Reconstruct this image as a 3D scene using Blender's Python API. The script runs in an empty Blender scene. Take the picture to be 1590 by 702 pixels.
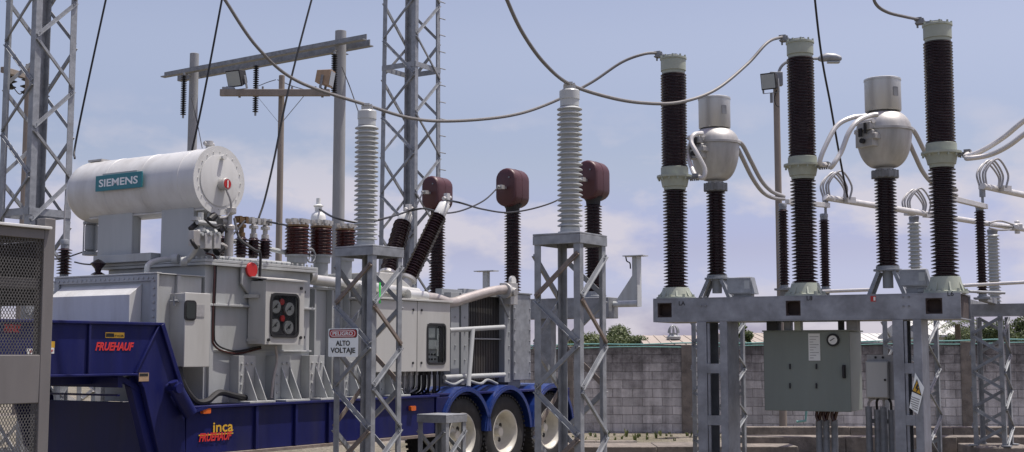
import bpy, bmesh, math, random
from mathutils import Vector, Matrix
random.seed(7)
R = math.radians
SC = bpy.context.scene
COL = SC.collection
# ------------------------------------------------------------------ survey: sight lines of the photograph turned into places
F = 2000.0; PIT = math.atan((548 - 351) / F); EYE = 1.65
CP, SP = math.cos(PIT), math.sin(PIT)
def ray(px, py):
    u = (px - 795) / F; v = (351 - py) / F
    return (u, CP - v * SP, SP + v * CP)
def W(px, py, Y):
    d = ray(px, py); k = Y / d[1]
    return Vector((d[0] * k, Y, EYE + d[2] * k))
class Frame:
    """a ground frame: origin and heading"""
    def __init__(s, x, y, deg):
        s.x, s.y, s.a = x, y, R(deg); s.c, s.s = math.cos(s.a), math.sin(s.a)
    def inv(s, p):
        x, y = p[0] - s.x, p[1] - s.y
        return Vector((s.c * x + s.s * y, -s.s * x + s.c * y, p[2]))
    def out(s, p):
        return Vector((s.x + s.c * p[0] - s.s * p[1], s.y + s.s * p[0] + s.c * p[1], p[2]))
    def hit(s, px, py, ax, c):
        d = ray(px, py); o = s.inv((0, 0, EYE))
        dl = (s.c * d[0] + s.s * d[1], -s.s * d[0] + s.c * d[1], d[2]); k = (c - o[ax]) / dl[ax]
        return Vector([o[i] + k * dl[i] for i in range(3)])
    def side(s, px, py, c):      # on the plane y = c -> (x, z)
        h = s.hit(px, py, 1, c); return h[0], h[2]
    def end(s, px, py, c):       # on the plane x = c -> (y, z)
        h = s.hit(px, py, 0, c); return h[1], h[2]
TR = Frame(-.065, 18.5, 57)              # trailer and transformer, along the trailer
_b = W(1049, 458, 15.4)
GB = Frame(_b.x, _b.y, -27)              # the breaker gantry

# ------------------------------------------------------------------ materials
def nodes(name):
    m = bpy.data.materials.new(name); m.use_nodes = True
    nt = m.node_tree; return m, nt, nt.nodes['Principled BSDF']
def paint(name, col, rough=.5, metal=0., var=.15, scale=6., dirt=None, dirt_amt=.35, bump=.0, bscale=40., coat=0., streak=False, spec=.5):
    m, nt, p = nodes(name)
    tc = nt.nodes.new('ShaderNodeTexCoord')
    mp = nt.nodes.new('ShaderNodeMapping'); nt.links.new(tc.outputs['Object'], mp.inputs[0])
    if streak: mp.inputs['Scale'].default_value = (1, 1, .18)
    n = nt.nodes.new('ShaderNodeTexNoise'); n.inputs['Scale'].default_value = scale; n.inputs['Detail'].default_value = 6; n.inputs['Roughness'].default_value = .62
    nt.links.new(mp.outputs[0], n.inputs['Vector'])
    r = nt.nodes.new('ShaderNodeValToRGB')
    r.color_ramp.elements[0].position = .28; r.color_ramp.elements[1].position = .74
    r.color_ramp.elements[0].color = (*[c * (1 - var) for c in col], 1); r.color_ramp.elements[1].color = (*[min(1, c * (1 + var)) for c in col], 1)
    nt.links.new(n.outputs['Fac'], r.inputs[0])
    last = r.outputs[0]
    if dirt:
        n2 = nt.nodes.new('ShaderNodeTexNoise'); n2.inputs['Scale'].default_value = scale * .45; n2.inputs['Detail'].default_value = 9; n2.inputs['Roughness'].default_value = .7
        nt.links.new(mp.outputs[0], n2.inputs['Vector'])
        r2 = nt.nodes.new('ShaderNodeValToRGB'); r2.color_ramp.elements[0].position = .5; r2.color_ramp.elements[1].position = .72
        r2.color_ramp.elements[0].color = (0, 0, 0, 1); r2.color_ramp.elements[1].color = (dirt_amt,) * 3 + (1,)
        nt.links.new(n2.outputs['Fac'], r2.inputs[0])
        mx = nt.nodes.new('ShaderNodeMix'); mx.data_type = 'RGBA'
        nt.links.new(r2.outputs[0], mx.inputs[0]); nt.links.new(last, mx.inputs[6]); mx.inputs[7].default_value = (*dirt, 1)
        last = mx.outputs[2]
    nt.links.new(last, p.inputs['Base Color'])
    rr = nt.nodes.new('ShaderNodeMapRange'); rr.inputs[3].default_value = max(.05, rough - .09); rr.inputs[4].default_value = min(1, rough + .12)
    nt.links.new(n.outputs['Fac'], rr.inputs[0]); nt.links.new(rr.outputs[0], p.inputs['Roughness'])
    p.inputs['Metallic'].default_value = metal; p.inputs['Coat Weight'].default_value = coat; p.inputs['Coat Roughness'].default_value = .15
    p.inputs['Specular IOR Level'].default_value = spec
    if bump:
        n3 = nt.nodes.new('ShaderNodeTexNoise'); n3.inputs['Scale'].default_value = bscale; n3.inputs['Detail'].default_value = 5
        nt.links.new(tc.outputs['Object'], n3.inputs['Vector'])
        b = nt.nodes.new('ShaderNodeBump'); b.inputs['Strength'].default_value = bump; b.inputs['Distance'].default_value = .02
        nt.links.new(n3.outputs['Fac'], b.inputs['Height']); nt.links.new(b.outputs[0], p.inputs['Normal'])
    return m
M = {}
M['galv'] = paint('galvanised steel', (.275, .29, .305), .5, .35, .28, 9, (.16, .15, .14), .35)
M['galv_dull'] = paint('dull galvanised steel', (.23, .24, .25), .6, .25, .3, 8, (.13, .12, .11), .5)
M['galv_rust'] = paint('weathered brownish steel', (.22, .185, .16), .65, .15, .3, 12, (.12, .07, .04), .5)
M['beam'] = paint('mottled galvanised beam', (.265, .28, .305), .55, .3, .35, 5, (.14, .14, .15), .5)
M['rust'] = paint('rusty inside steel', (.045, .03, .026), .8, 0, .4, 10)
M['brown'] = paint('brown glazed porcelain', (.024, .010, .0115), .22, 0, .25, 14, (.075, .058, .05), .45)
M['red_brown'] = paint('red brown glazed porcelain', (.048, .0155, .0135), .2, 0, .2, 14)
M['maroon'] = paint('maroon resin', (.068, .020, .024), .45, 0, .12, 5, (.10, .055, .05), .3, streak=True)
M['porcelain'] = paint('pale grey porcelain', (.46, .48, .47), .3, 0, .1, 8, (.26, .25, .23), .5, streak=True)
M['white'] = paint('white enamel', (.7, .71, .68), .4, 0, .05, 6, (.45, .43, .38), .25)
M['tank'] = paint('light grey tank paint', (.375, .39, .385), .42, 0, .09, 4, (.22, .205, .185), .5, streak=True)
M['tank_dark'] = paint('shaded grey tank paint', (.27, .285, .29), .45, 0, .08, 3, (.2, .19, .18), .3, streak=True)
M['cons'] = paint('off white conservator paint', (.57, .575, .555), .36, 0, .07, 5, (.34, .32, .28), .55, coat=.1, streak=True)
M['cabinet'] = paint('cream grey cabinet paint', (.44, .44, .415), .4, 0, .06, 4, (.28, .26, .23), .4, streak=True)
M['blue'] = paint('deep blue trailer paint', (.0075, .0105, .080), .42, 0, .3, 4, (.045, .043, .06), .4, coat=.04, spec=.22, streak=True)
M['blue_lit'] = paint('lit blue fender paint', (.010, .03, .15), .28, 0, .15, 3, (.05, .06, .12), .3, coat=.5)  # lighter copy of the trailer blue, light on the fenders put into the colour
M['flange'] = paint('pale green flange paint', (.34, .37, .305), .5, 0, .1, 10, (.25, .24, .18), .4)
M['green_cab'] = paint('sage green cabinet paint', (.175, .20, .178), .5, 0, .1, 3, (.2, .2, .15), .4, streak=True)
M['alu'] = paint('weathered cast aluminium', (.46, .455, .435), .5, .5, .2, 6, (.22, .185, .155), .7, streak=True)  # brown blotches hold weathering and a warm reflection put into the colour
M['alu_can'] = paint('brushed aluminium can', (.56, .56, .53), .42, .6, .1, 5, (.38, .36, .32), .4, streak=True)
M['bus'] = paint('white aluminium bus tube', (.58, .57, .55), .45, .3, .08, 8, (.4, .36, .33), .3)
M['cable'] = paint('stranded grey cable', (.17, .165, .16), .6, .3, .2, 40)
M['black'] = paint('black rubber', (.012, .012, .013), .55, 0, .3, 20)
M['dark'] = paint('dark interior', (.02, .02, .022), .7, 0, .3, 10)
M['hose'] = paint('grey flexible hose', (.35, .345, .34), .5, .2, .15, 40)
M['wood'] = paint('weathered pole wood', (.25, .215, .18), .8, 0, .25, 5, (.17, .13, .1), .5, streak=True)
M['concrete_pole'] = paint('spun concrete', (.29, .30, .305), .8, 0, .1, 6, (.2, .19, .18), .4, streak=True)
M['concrete'] = paint('stained concrete', (.19, .165, .14), .9, 0, .35, 5, (.045, .042, .038), .9, .5, 30)
M['tyre'] = paint('tyre rubber', (.018, .018, .019), .75, 0, .3, 12, (.07, .065, .06), .4)
M['rim'] = paint('cream wheel paint', (.56, .54, .47), .4, 0, .08, 10, (.3, .26, .2), .4)
M['red'] = paint('red enamel', (.42, .018, .016), .35, 0, .08, 8)
M['red_text'] = paint('red vinyl', (.55, .03, .03), .4, 0, .2, 25)
M['yellow'] = paint('yellow vinyl', (.62, .36, .03), .4, 0, .1, 15)
M['orange'] = paint('orange lens', (.6, .12, .02), .25, 0, .1, 10)
M['sign_white'] = paint('white sign enamel', (.86, .90, .87), .35, 0, .03, 8)
M['ink'] = paint('black sign ink', (.012, .012, .012), .5, 0, .1, 8)
M['teal'] = paint('teal sign enamel', (.012, .17, .20), .35, 0, .05, 6)
M['white_text'] = paint('white lettering', (.78, .8, .78), .4, 0, .03, 8)
M['copper'] = paint('brown pipe lagging', (.37, .335, .31), .4, .25, .15, 8, (.5, .46, .42), .5)
M['brass'] = paint('tarnished brass', (.16, .10, .05), .45, .5, .2, 15)
M['green'] = paint('bright green tape', (.05, .62, .10), .45, 0, .05, 15)
M['teal_pipe'] = paint('turquoise pvc conduit', (.15, .32, .29), .4, 0, .1, 5)
M['tan'] = paint('tan floodlight housing', (.35, .24, .15), .5, .1, .15, 8)
M['roof'] = paint('faded roof tiles', (.33, .285, .24), .8, 0, .12, 1.2, (.3, .22, .17), .5)
M['render'] = paint('pale render', (.50, .50, .47), .8, 0, .08, 1)
M['bark'] = paint('bark', (.11, .085, .06), .9, 0, .3, 8)
M['fin'] = paint('dark radiator fin', (.045, .043, .042), .6, .1, .3, 8, (.10, .08, .06), .5, streak=True)
M['mesh_metal'] = paint('dull mesh metal', (.10, .098, .095), .6, .2, .2, 15)
M['post_beige'] = paint('beige grey frame paint', (.135, .128, .125), .6, 0, .12, 6, (.14, .12, .1), .4, streak=True)
def glass(name, col, rough=.06):
    m, nt, p = nodes(name)
    p.inputs['Base Color'].default_value = (*col, 1); p.inputs['Roughness'].default_value = rough
    p.inputs['Transmission Weight'].default_value = 1.; p.inputs['IOR'].default_value = 1.2
    return m
M['glass'] = glass('window pane', (.75, .78, .78))
m, nt, p = nodes('lamp glass'); p.inputs['Base Color'].default_value = (.33, .36, .36, 1); p.inputs['Roughness'].default_value = .12; M['lamp_glass'] = m
m, nt, p = nodes('dark window'); p.inputs['Base Color'].default_value = (.04, .045, .045, 1); p.inputs['Roughness'].default_value = .08; M['dark_glass'] = m
def leaf_mat(name, a, b):
    m, nt, p = nodes(name)
    g = nt.nodes.new('ShaderNodeNewGeometry'); r = nt.nodes.new('ShaderNodeValToRGB')
    r.color_ramp.elements[0].color = (*a, 1); r.color_ramp.elements[1].color = (*b, 1)
    nt.links.new(g.outputs['Random Per Island'], r.inputs[0]); nt.links.new(r.outputs[0], p.inputs['Base Color'])
    p.inputs['Roughness'].default_value = .6
    tr = nt.nodes.new('ShaderNodeBsdfTranslucent'); nt.links.new(r.outputs[0], tr.inputs[0])
    mx = nt.nodes.new('ShaderNodeMixShader'); mx.inputs[0].default_value = .3
    nt.links.new(p.outputs[0], mx.inputs[1]); nt.links.new(tr.outputs[0], mx.inputs[2]); nt.links.new(mx.outputs[0], nt.nodes['Material Output'].inputs[0])
    return m
M['leaf'] = leaf_mat('leaf green', (.045, .068, .024), (.13, .16, .06))
M['leaf_pale'] = leaf_mat('pale leaf', (.07, .10, .03), (.15, .17, .06))
# block wall
m, nt, p = nodes('stained concrete blocks')
tc = nt.nodes.new('ShaderNodeTexCoord'); mp = nt.nodes.new('ShaderNodeMapping'); mp.inputs['Rotation'].default_value = (R(90), 0, 0)
nt.links.new(tc.outputs['Object'], mp.inputs[0])
bk = nt.nodes.new('ShaderNodeTexBrick'); bk.inputs['Scale'].default_value = 1
bk.inputs['Brick Width'].default_value = .41; bk.inputs['Row Height'].default_value = .178; bk.inputs['Mortar Size'].default_value = .009; bk.inputs['Mortar Smooth'].default_value = .35
bk.inputs['Color1'].default_value = (.50, .485, .475, 1); bk.inputs['Color2'].default_value = (.76, .735, .715, 1); bk.inputs['Mortar'].default_value = (.34, .33, .32, 1); bk.inputs['Bias'].default_value = -.1
nw = nt.nodes.new('ShaderNodeTexNoise'); nw.inputs['Scale'].default_value = 3.; nw.inputs['Detail'].default_value = 4
nt.links.new(mp.outputs[0], nw.inputs['Vector'])
wv = nt.nodes.new('ShaderNodeVectorMath'); wv.operation = 'SCALE'; wv.inputs['Scale'].default_value = .035
nt.links.new(nw.outputs['Color'], wv.inputs[0])
wa = nt.nodes.new('ShaderNodeVectorMath'); nt.links.new(mp.outputs[0], wa.inputs[0]); nt.links.new(wv.outputs[0], wa.inputs[1])
nt.links.new(wa.outputs[0], bk.inputs['Vector'])
n1 = nt.nodes.new('ShaderNodeTexNoise'); n1.inputs['Scale'].default_value = 1.9; n1.inputs['Detail'].default_value = 12; n1.inputs['Roughness'].default_value = .78
nt.links.new(tc.outputs['Object'], n1.inputs['Vector'])
# black mould where rain runs off the coping
sx = nt.nodes.new('ShaderNodeSeparateXYZ'); nt.links.new(tc.outputs['Object'], sx.inputs[0])
mr = nt.nodes.new('ShaderNodeMapRange'); mr.inputs[1].default_value = .8; mr.inputs[2].default_value = 1.9; mr.inputs[3].default_value = -.12; mr.inputs[4].default_value = .2
nt.links.new(sx.outputs['Z'], mr.inputs[0])
ad = nt.nodes.new('ShaderNodeMath'); nt.links.new(n1.outputs['Fac'], ad.inputs[0]); nt.links.new(mr.outputs[0], ad.inputs[1])
r = nt.nodes.new('ShaderNodeValToRGB'); r.color_ramp.elements[0].position = .36; r.color_ramp.elements[1].position = .68
r.color_ramp.elements[0].color = (1, 1, 1, 1); r.color_ramp.elements[1].color = (.24, .23, .23, 1)
nt.links.new(ad.outputs[0], r.inputs[0])
mx = nt.nodes.new('ShaderNodeMix'); mx.data_type = 'RGBA'; mx.blend_type = 'MULTIPLY'; mx.inputs[0].default_value = 1
nt.links.new(bk.outputs['Color'], mx.inputs[6]); nt.links.new(r.outputs[0], mx.inputs[7])
ms = nt.nodes.new('ShaderNodeMapping'); ms.inputs['Scale'].default_value = (4.5, 4.5, .35); nt.links.new(tc.outputs['Object'], ms.inputs[0])
n4 = nt.nodes.new('ShaderNodeTexNoise'); n4.inputs['Scale'].default_value = 1.; n4.inputs['Detail'].default_value = 8; n4.inputs['Roughness'].default_value = .7; nt.links.new(ms.outputs[0], n4.inputs['Vector'])
r4 = nt.nodes.new('ShaderNodeValToRGB'); r4.color_ramp.elements[0].position = .38; r4.color_ramp.elements[1].position = .66; r4.color_ramp.elements[0].color = (1.0, .98, .96, 1); r4.color_ramp.elements[1].color = (.45, .43, .42, 1); nt.links.new(n4.outputs['Fac'], r4.inputs[0])
m4 = nt.nodes.new('ShaderNodeMix'); m4.data_type = 'RGBA'; m4.blend_type = 'MULTIPLY'; m4.inputs[0].default_value = .8; nt.links.new(mx.outputs[2], m4.inputs[6]); nt.links.new(r4.outputs[0], m4.inputs[7]); nt.links.new(m4.outputs[2], p.inputs['Base Color'])
n2 = nt.nodes.new('ShaderNodeTexNoise'); n2.inputs['Scale'].default_value = 30; n2.inputs['Detail'].default_value = 6; nt.links.new(tc.outputs['Object'], n2.inputs['Vector'])
ma = nt.nodes.new('ShaderNodeMath'); ma.operation = 'MULTIPLY_ADD'; ma.inputs[1].default_value = -1.; nt.links.new(bk.outputs['Fac'], ma.inputs[0]); nt.links.new(n2.outputs['Fac'], ma.inputs[2])
b = nt.nodes.new('ShaderNodeBump'); b.inputs['Strength'].default_value = .6; b.inputs['Distance'].default_value = .02; nt.links.new(ma.outputs[0], b.inputs['Height']); nt.links.new(b.outputs[0], p.inputs['Normal'])
p.inputs['Roughness'].default_value = .9
M['blocks'] = m
# gravel yard
m, nt, p = nodes('yard gravel')
tc = nt.nodes.new('ShaderNodeTexCoord'); v = nt.nodes.new('ShaderNodeTexVoronoi'); v.inputs['Scale'].default_value = 22; nt.links.new(tc.outputs['Object'], v.inputs['Vector'])
n = nt.nodes.new('ShaderNodeTexNoise'); n.inputs['Scale'].default_value = .5; n.inputs['Detail'].default_value = 8; nt.links.new(tc.outputs['Object'], n.inputs['Vector'])
r = nt.nodes.new('ShaderNodeValToRGB'); r.color_ramp.elements[0].color = (.12, .105, .085, 1); r.color_ramp.elements[1].color = (.30, .265, .22, 1); nt.links.new(v.outputs['Color'], r.inputs[0])
r2 = nt.nodes.new('ShaderNodeValToRGB'); r2.color_ramp.elements[0].position = .4; r2.color_ramp.elements[1].position = .65; r2.color_ramp.elements[0].color = (.6, .62, .5, 1); r2.color_ramp.elements[1].color = (1, 1, 1, 1); nt.links.new(n.outputs['Fac'], r2.inputs[0])
mx = nt.nodes.new('ShaderNodeMix'); mx.data_type = 'RGBA'; mx.blend_type = 'MULTIPLY'; mx.inputs[0].default_value = 1; nt.links.new(r.outputs[0], mx.inputs[6]); nt.links.new(r2.outputs[0], mx.inputs[7]); nt.links.new(mx.outputs[2], p.inputs['Base Color'])
b = nt.nodes.new('ShaderNodeBump'); b.inputs['Strength'].default_value = .8; b.inputs['Distance'].default_value = .03; nt.links.new(v.outputs['Distance'], b.inputs['Height']); nt.links.new(b.outputs[0], p.inputs['Normal']); p.inputs['Roughness'].default_value = .95
M['gravel'] = m

# ------------------------------------------------------------------ mesh helpers
class MB:
    def __init__(s): s.v = []; s.f = []
    def add(s, vs, fs):
        o = len(s.v); s.v += [Vector(a) for a in vs]; s.f += [tuple(i + o for i in f) for f in fs]; return s
    def box(s, x0, x1, y0, y1, z0, z1, m=None):
        vs = [Vector((x, y, z)) for z in (z0, z1) for y in (y0, y1) for x in (x0, x1)]
        if m: vs = [m @ a for a in vs]
        return s.add(vs, [(0, 2, 3, 1), (4, 5, 7, 6), (0, 1, 5, 4), (2, 6, 7, 3), (0, 4, 6, 2), (1, 3, 7, 5)])
    def prism(s, poly, fn, d0, d1):
        """poly in 2D, fn(a, b, d) -> 3D point, from depth d0 to d1"""
        n = len(poly); vs = [fn(a, b, d0) for a, b in poly] + [fn(a, b, d1) for a, b in poly]
        fs = [tuple(range(n))[::-1], tuple(range(n, 2 * n))] + [(i, (i + 1) % n, n + (i + 1) % n, n + i) for i in range(n)]
        return s.add(vs, fs)
    def bar(s, p, q, w, h, up=(0, 0, 1), poly=None):
        p, q = Vector(p), Vector(q); d = (q - p).normalized(); up = Vector(up)
        if abs(d.dot(up)) > .98: up = Vector((0, 1, 0)) if abs(d.y) < .9 else Vector((1, 0, 0))
        a = d.cross(up).normalized(); b = a.cross(d)
        poly = poly or [(-w / 2, -h / 2), (w / 2, -h / 2), (w / 2, h / 2), (-w / 2, h / 2)]
        L = (q - p).length
        return s.prism(poly, lambda x, y, t: p + a * x + b * y + d * t, 0, L)
    def angle(s, p, q, a, b, w, t, w2=None):
        """L profile: flanges along the directions a and b from the heel line p-q"""
        p, q, a, b = Vector(p), Vector(q), Vector(a), Vector(b)
        w2 = w2 or w; poly = [(0, 0), (w, 0), (w, t), (t, t), (t, w2), (0, w2)]
        d = q - p; L = 1.
        return s.prism(poly, lambda x, y, k: p + a * x + b * y + d * k, 0, L)
    def tube(s, path, r, seg=10, cap=True):
        path = [Vector(a) for a in path]; n = len(path)
        rs = r if isinstance(r, (list, tuple)) else [r] * n
        ring = []; a = None
        for i, c in enumerate(path):
            d = (path[min(i + 1, n - 1)] - path[max(i - 1, 0)]).normalized()
            if a is None:
                u = Vector((0, 0, 1)) if abs(d.z) < .9 else Vector((1, 0, 0)); a = d.cross(u).normalized()
            else: a = (a - d * a.dot(d)).normalized()
            b = d.cross(a)
            ring.append([c + (a * math.cos(2 * math.pi * k / seg) + b * math.sin(2 * math.pi * k / seg)) * rs[i] for k in range(seg)])
        vs = [x for rg in ring for x in rg]; fs = []
        for i in range(n - 1):
            for k in range(seg):
                k2 = (k + 1) % seg; fs.append((i * seg + k, i * seg + k2, (i + 1) * seg + k2, (i + 1) * seg + k))
        if cap: fs += [tuple(range(seg))[::-1], tuple(range((n - 1) * seg, n * seg))]
        return s.add(vs, fs)
    def cyl(s, p, q, r, seg=16): return s.tube([p, q], r, seg)
    def lathe(s, prof, seg=24, m=None, cap=True):
        vs = []; fs = []; n = len(prof)
        for r, z in prof:
            for k in range(seg):
                a = 2 * math.pi * k / seg; p = Vector((r * math.cos(a), r * math.sin(a), z)); vs.append(m @ p if m else p)
        for i in range(n - 1):
            for k in range(seg):
                k2 = (k + 1) % seg; fs.append((i * seg + k, i * seg + k2, (i + 1) * seg + k2, (i + 1) * seg + k))
        if cap: fs += [tuple(range(seg))[::-1], tuple(range((n - 1) * seg, n * seg))]
        return s.add(vs, fs)
    def build(s, name, mat, parent=None, bev=0., origin=None, smooth=35):
        me = bpy.data.meshes.new(name)
        o3 = Vector(origin) if origin is not None else Vector((0, 0, 0))
        me.from_pydata([tuple(a - o3) for a in s.v], [], s.f)
        me.materials.append(M[mat] if isinstance(mat, str) else mat)
        if smooth != 0 or len(s.f) < 2000:
            b_ = bmesh.new(); b_.from_mesh(me); bmesh.ops.recalc_face_normals(b_, faces=b_.faces); b_.to_mesh(me); b_.free()
        if smooth:
            me.polygons.foreach_set('use_smooth', [True] * len(me.polygons)); me.set_sharp_from_angle(angle=R(smooth))
        me.update()
        o = bpy.data.objects.new(name, me); COL.objects.link(o)
        if origin is not None: o.location = o3
        if parent: o.parent = parent
        if bev:
            b = o.modifiers.new('edge', 'BEVEL'); b.width = bev; b.segments = 2; b.limit_method = 'ANGLE'; b.angle_limit = R(50)
        return o
def sheds(r0, r1, z0, z1, n, alt=1.):
    """profile of a ribbed porcelain from z0 to z1"""
    p = (z1 - z0) / n; out = [(r0 * .98, z0)]
    for i in range(n):
        z = z0 + i * p; rr = r1 if i % 2 == 0 else r0 + (r1 - r0) * alt
        out += [(r0, z + .10 * p), (r0 + (rr - r0) * .55, z + .36 * p), (rr, z + .30 * p), (rr, z + .42 * p), (r0 + (rr - r0) * .4, z + .72 * p), (r0, z + .9 * p)]
    return out + [(r0 * .98, z1)]
def axis_m(p, q):
    """matrix taking local z to the direction p->q with origin p"""
    d = Vector(q) - Vector(p)
    return Matrix.Translation(Vector(p)) @ d.to_track_quat('Z', 'Y').to_matrix().to_4x4()
def tag(o, label, cat, group=None, kind=None):
    if label: o['label'] = label
    if cat and not kind: kind = 'thing'
    if cat: o['category'] = cat
    if group: o['group'] = group
    if kind: o['kind'] = kind
    return o
def thing(name, label, cat, loc=(0, 0, 0), rz=0., group=None):
    o = bpy.data.objects.new(name, None); COL.objects.link(o); o.empty_display_size = .2
    o.location = loc; o.rotation_euler = (0, 0, rz)
    return tag(o, label, cat, group)
def copy_tree(o, parent=None):
    c = o.copy(); COL.objects.link(c)
    if parent: c.parent = parent
    for ch in list(o.children): copy_tree(ch, c)
    return c
def text(name, body, loc, rot, size, mat, parent, bold=.0, shear=0., width=None, depth=.001):
    """lettering as a real mesh, centred on loc and stretched to the given width"""
    cu = bpy.data.curves.new('font', 'FONT'); cu.body = body; cu.size = size; cu.offset = bold * size; cu.shear = shear; cu.extrude = depth
    cu.align_x = 'CENTER'; cu.align_y = 'CENTER'; cu.resolution_u = 3
    t = bpy.data.objects.new('font', cu); COL.objects.link(t)
    dg = bpy.context.evaluated_depsgraph_get(); dg.update()
    me = bpy.data.meshes.new_from_object(t.evaluated_get(dg)); bpy.data.objects.remove(t); bpy.data.curves.remove(cu)
    xs = [v.co.x for v in me.vertices]; ys = [v.co.y for v in me.vertices]; w = max(xs) - min(xs); k = width / w if width else 1.
    cx, cy = (max(xs) + min(xs)) / 2, (max(ys) + min(ys)) / 2
    for v in me.vertices: v.co.x = (v.co.x - cx) * k; v.co.y -= cy
    me.materials.clear(); me.materials.append(M[mat]); me.name = name
    o = bpy.data.objects.new(name, me); COL.objects.link(o)
    o.parent = parent; o.location = loc; o.rotation_euler = rot; return o
def spline(pts, n=8):
    """smooth path through points"""
    P = [Vector(p) for p in pts]; P = [2 * P[0] - P[1]] + P + [2 * P[-1] - P[-2]]; out = []
    for i in range(1, len(P) - 2):
        for k in range(n):
            t = k / n; a, b, c, d = P[i - 1], P[i], P[i + 1], P[i + 2]
            out.append(.5 * ((2 * b) + (c - a) * t + (2 * a - 5 * b + 4 * c - d) * t * t + (3 * b - a - 3 * c + d) * t ** 3))
    return out + [P[-2]]
def wire(name, label, cat, pts, r, mat='cable', group=None, n=10, seg=8):
    path = spline(pts, n) if len(pts) > 2 else [Vector(p) for p in pts]
    o = MB().tube(path, r, seg).build(name, mat, origin=path[0]); return tag(o, label, cat, group)
def rrect(x0, x1, z0, z1, r, n=5):
    out = []
    for cx, cz, a0 in ((x1 - r, z0 + r, -90), (x1 - r, z1 - r, 0), (x0 + r, z1 - r, 90), (x0 + r, z0 + r, 180)):
        for k in range(n + 1):
            a = R(a0 + 90 * k / n); out.append((cx + r * math.cos(a), cz + r * math.sin(a)))
    return out
def face_y(a, b, d): return Vector((a, d, b))     # a plate in the x-z plane, d along y
def face_x(a, b, d): return Vector((d, a, b))     # a plate in the y-z plane, d along x

# ------------------------------------------------------------------ world, sun, camera
SUN = Vector((.30, .06, .95)).normalized()
sel = math.asin(SUN.z); saz = math.atan2(SUN.x, SUN.y)
wd = bpy.data.worlds.new('World'); SC.world = wd; wd.use_nodes = True; nt = wd.node_tree
bg = nt.nodes['Background']; bg.inputs['Strength'].default_value = .142
sky = nt.nodes.new('ShaderNodeTexSky'); sky.sky_type = 'NISHITA'; sky.sun_disc = False
sky.sun_elevation = sel; sky.sun_rotation = saz; sky.air_density = 1.0; sky.dust_density = 1.6; sky.ozone_density = 2.2; sky.altitude = 0
tc = nt.nodes.new('ShaderNodeTexCoord')
mp = nt.nodes.new('ShaderNodeMapping'); mp.inputs['Scale'].default_value = (1, 1, 2.0); mp.inputs['Location'].default_value = (.37, .1, .03)
nt.links.new(tc.outputs['Generated'], mp.inputs[0])
nz = nt.nodes.new('ShaderNodeTexNoise'); nz.inputs['Scale'].default_value = 9.5; nz.inputs['Detail'].default_value = 7; nz.inputs['Roughness'].default_value = .55
nt.links.new(mp.outputs[0], nz.inputs['Vector'])
cr = nt.nodes.new('ShaderNodeValToRGB'); cr.color_ramp.elements[0].position = .49; cr.color_ramp.elements[1].position = .62
cr.color_ramp.elements[0].color = (0, 0, 0, 1); cr.color_ramp.elements[1].color = (.8, .8, .8, 1)
nt.links.new(nz.outputs['Fac'], cr.inputs[0])
sx = nt.nodes.new('ShaderNodeSeparateXYZ'); nt.links.new(tc.outputs['Generated'], sx.inputs[0])
el = nt.nodes.new('ShaderNodeMapRange'); el.inputs[1].default_value = .12; el.inputs[2].default_value = .20; el.inputs[3].default_value = 1; el.inputs[4].default_value = 0
nt.links.new(sx.outputs['Z'], el.inputs[0])
mm = nt.nodes.new('ShaderNodeMath'); mm.operation = 'MULTIPLY'; nt.links.new(cr.outputs[0], mm.inputs[0]); nt.links.new(el.outputs[0], mm.inputs[1])
tint = nt.nodes.new('ShaderNodeMix'); tint.data_type = 'RGBA'; tint.blend_type = 'MULTIPLY'; tint.inputs[0].default_value = 1
hz = nt.nodes.new('ShaderNodeValToRGB'); hz.color_ramp.interpolation = 'EASE'; nt.links.new(sx.outputs['Z'], hz.inputs[0])
for i, (pz, c) in enumerate(((.0, (1.0, .93, 1.45)), (.04, (.95, .90, 1.3)), (.085, (.87, .73, .94)), (.15, (1.0, .82, .82)), (.25, (1.29, 1.0, .91)), (.45, (1.4, 1.08, .95)), (1., (1.62, 1.27, 1.28)))):
    e_ = hz.color_ramp.elements[i] if i < 2 else hz.color_ramp.elements.new(pz); e_.position = pz; e_.color = (*[v_ / 3 for v_ in c], 1)
h3 = nt.nodes.new('ShaderNodeVectorMath'); h3.operation = 'SCALE'; h3.inputs['Scale'].default_value = 3; nt.links.new(hz.outputs[0], h3.inputs[0])
nt.links.new(sky.outputs[0], tint.inputs[6]); nt.links.new(h3.outputs[0], tint.inputs[7])
mx = nt.nodes.new('ShaderNodeMix'); mx.data_type = 'RGBA'; nt.links.new(mm.outputs[0], mx.inputs[0]); nt.links.new(tint.outputs[2], mx.inputs[6]); mx.inputs[7].default_value = (4.6, 4.35, 4.75, 1)
nt.links.new(mx.outputs[2], bg.inputs['Color'])
CLOUD, TINT, CLOUDMIX = mx, tint, cr
sl = bpy.data.lights.new('sun', 'SUN'); sl.energy = 5.0; sl.angle = R(.5); sl.color = (1, .95, .88)
so = bpy.data.objects.new('sun', sl); COL.objects.link(so); so.rotation_euler = (-SUN).to_track_quat('-Z', 'Y').to_euler(); so.location = (20, -10, 40)
cam = bpy.data.cameras.new('camera'); cam.sensor_width = 36; cam.lens = 36 * F / 1590; cam.clip_end = 3000; cam.clip_start = .1
co = bpy.data.objects.new('camera', cam); COL.objects.link(co); co.location = (0, 0, EYE); co.rotation_euler = (R(90) + PIT, 0, 0); SC.camera = co
vs = SC.view_settings; vs.view_transform = 'Standard'; vs.look = 'None'; vs.gamma = 1; vs.exposure = .08

# ------------------------------------------------------------------ ground and boundary
tag(MB().box(-900, 900, -200, 1600, -.4, 0).build('ground', 'gravel', smooth=0), None, None, kind='structure')
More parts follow.
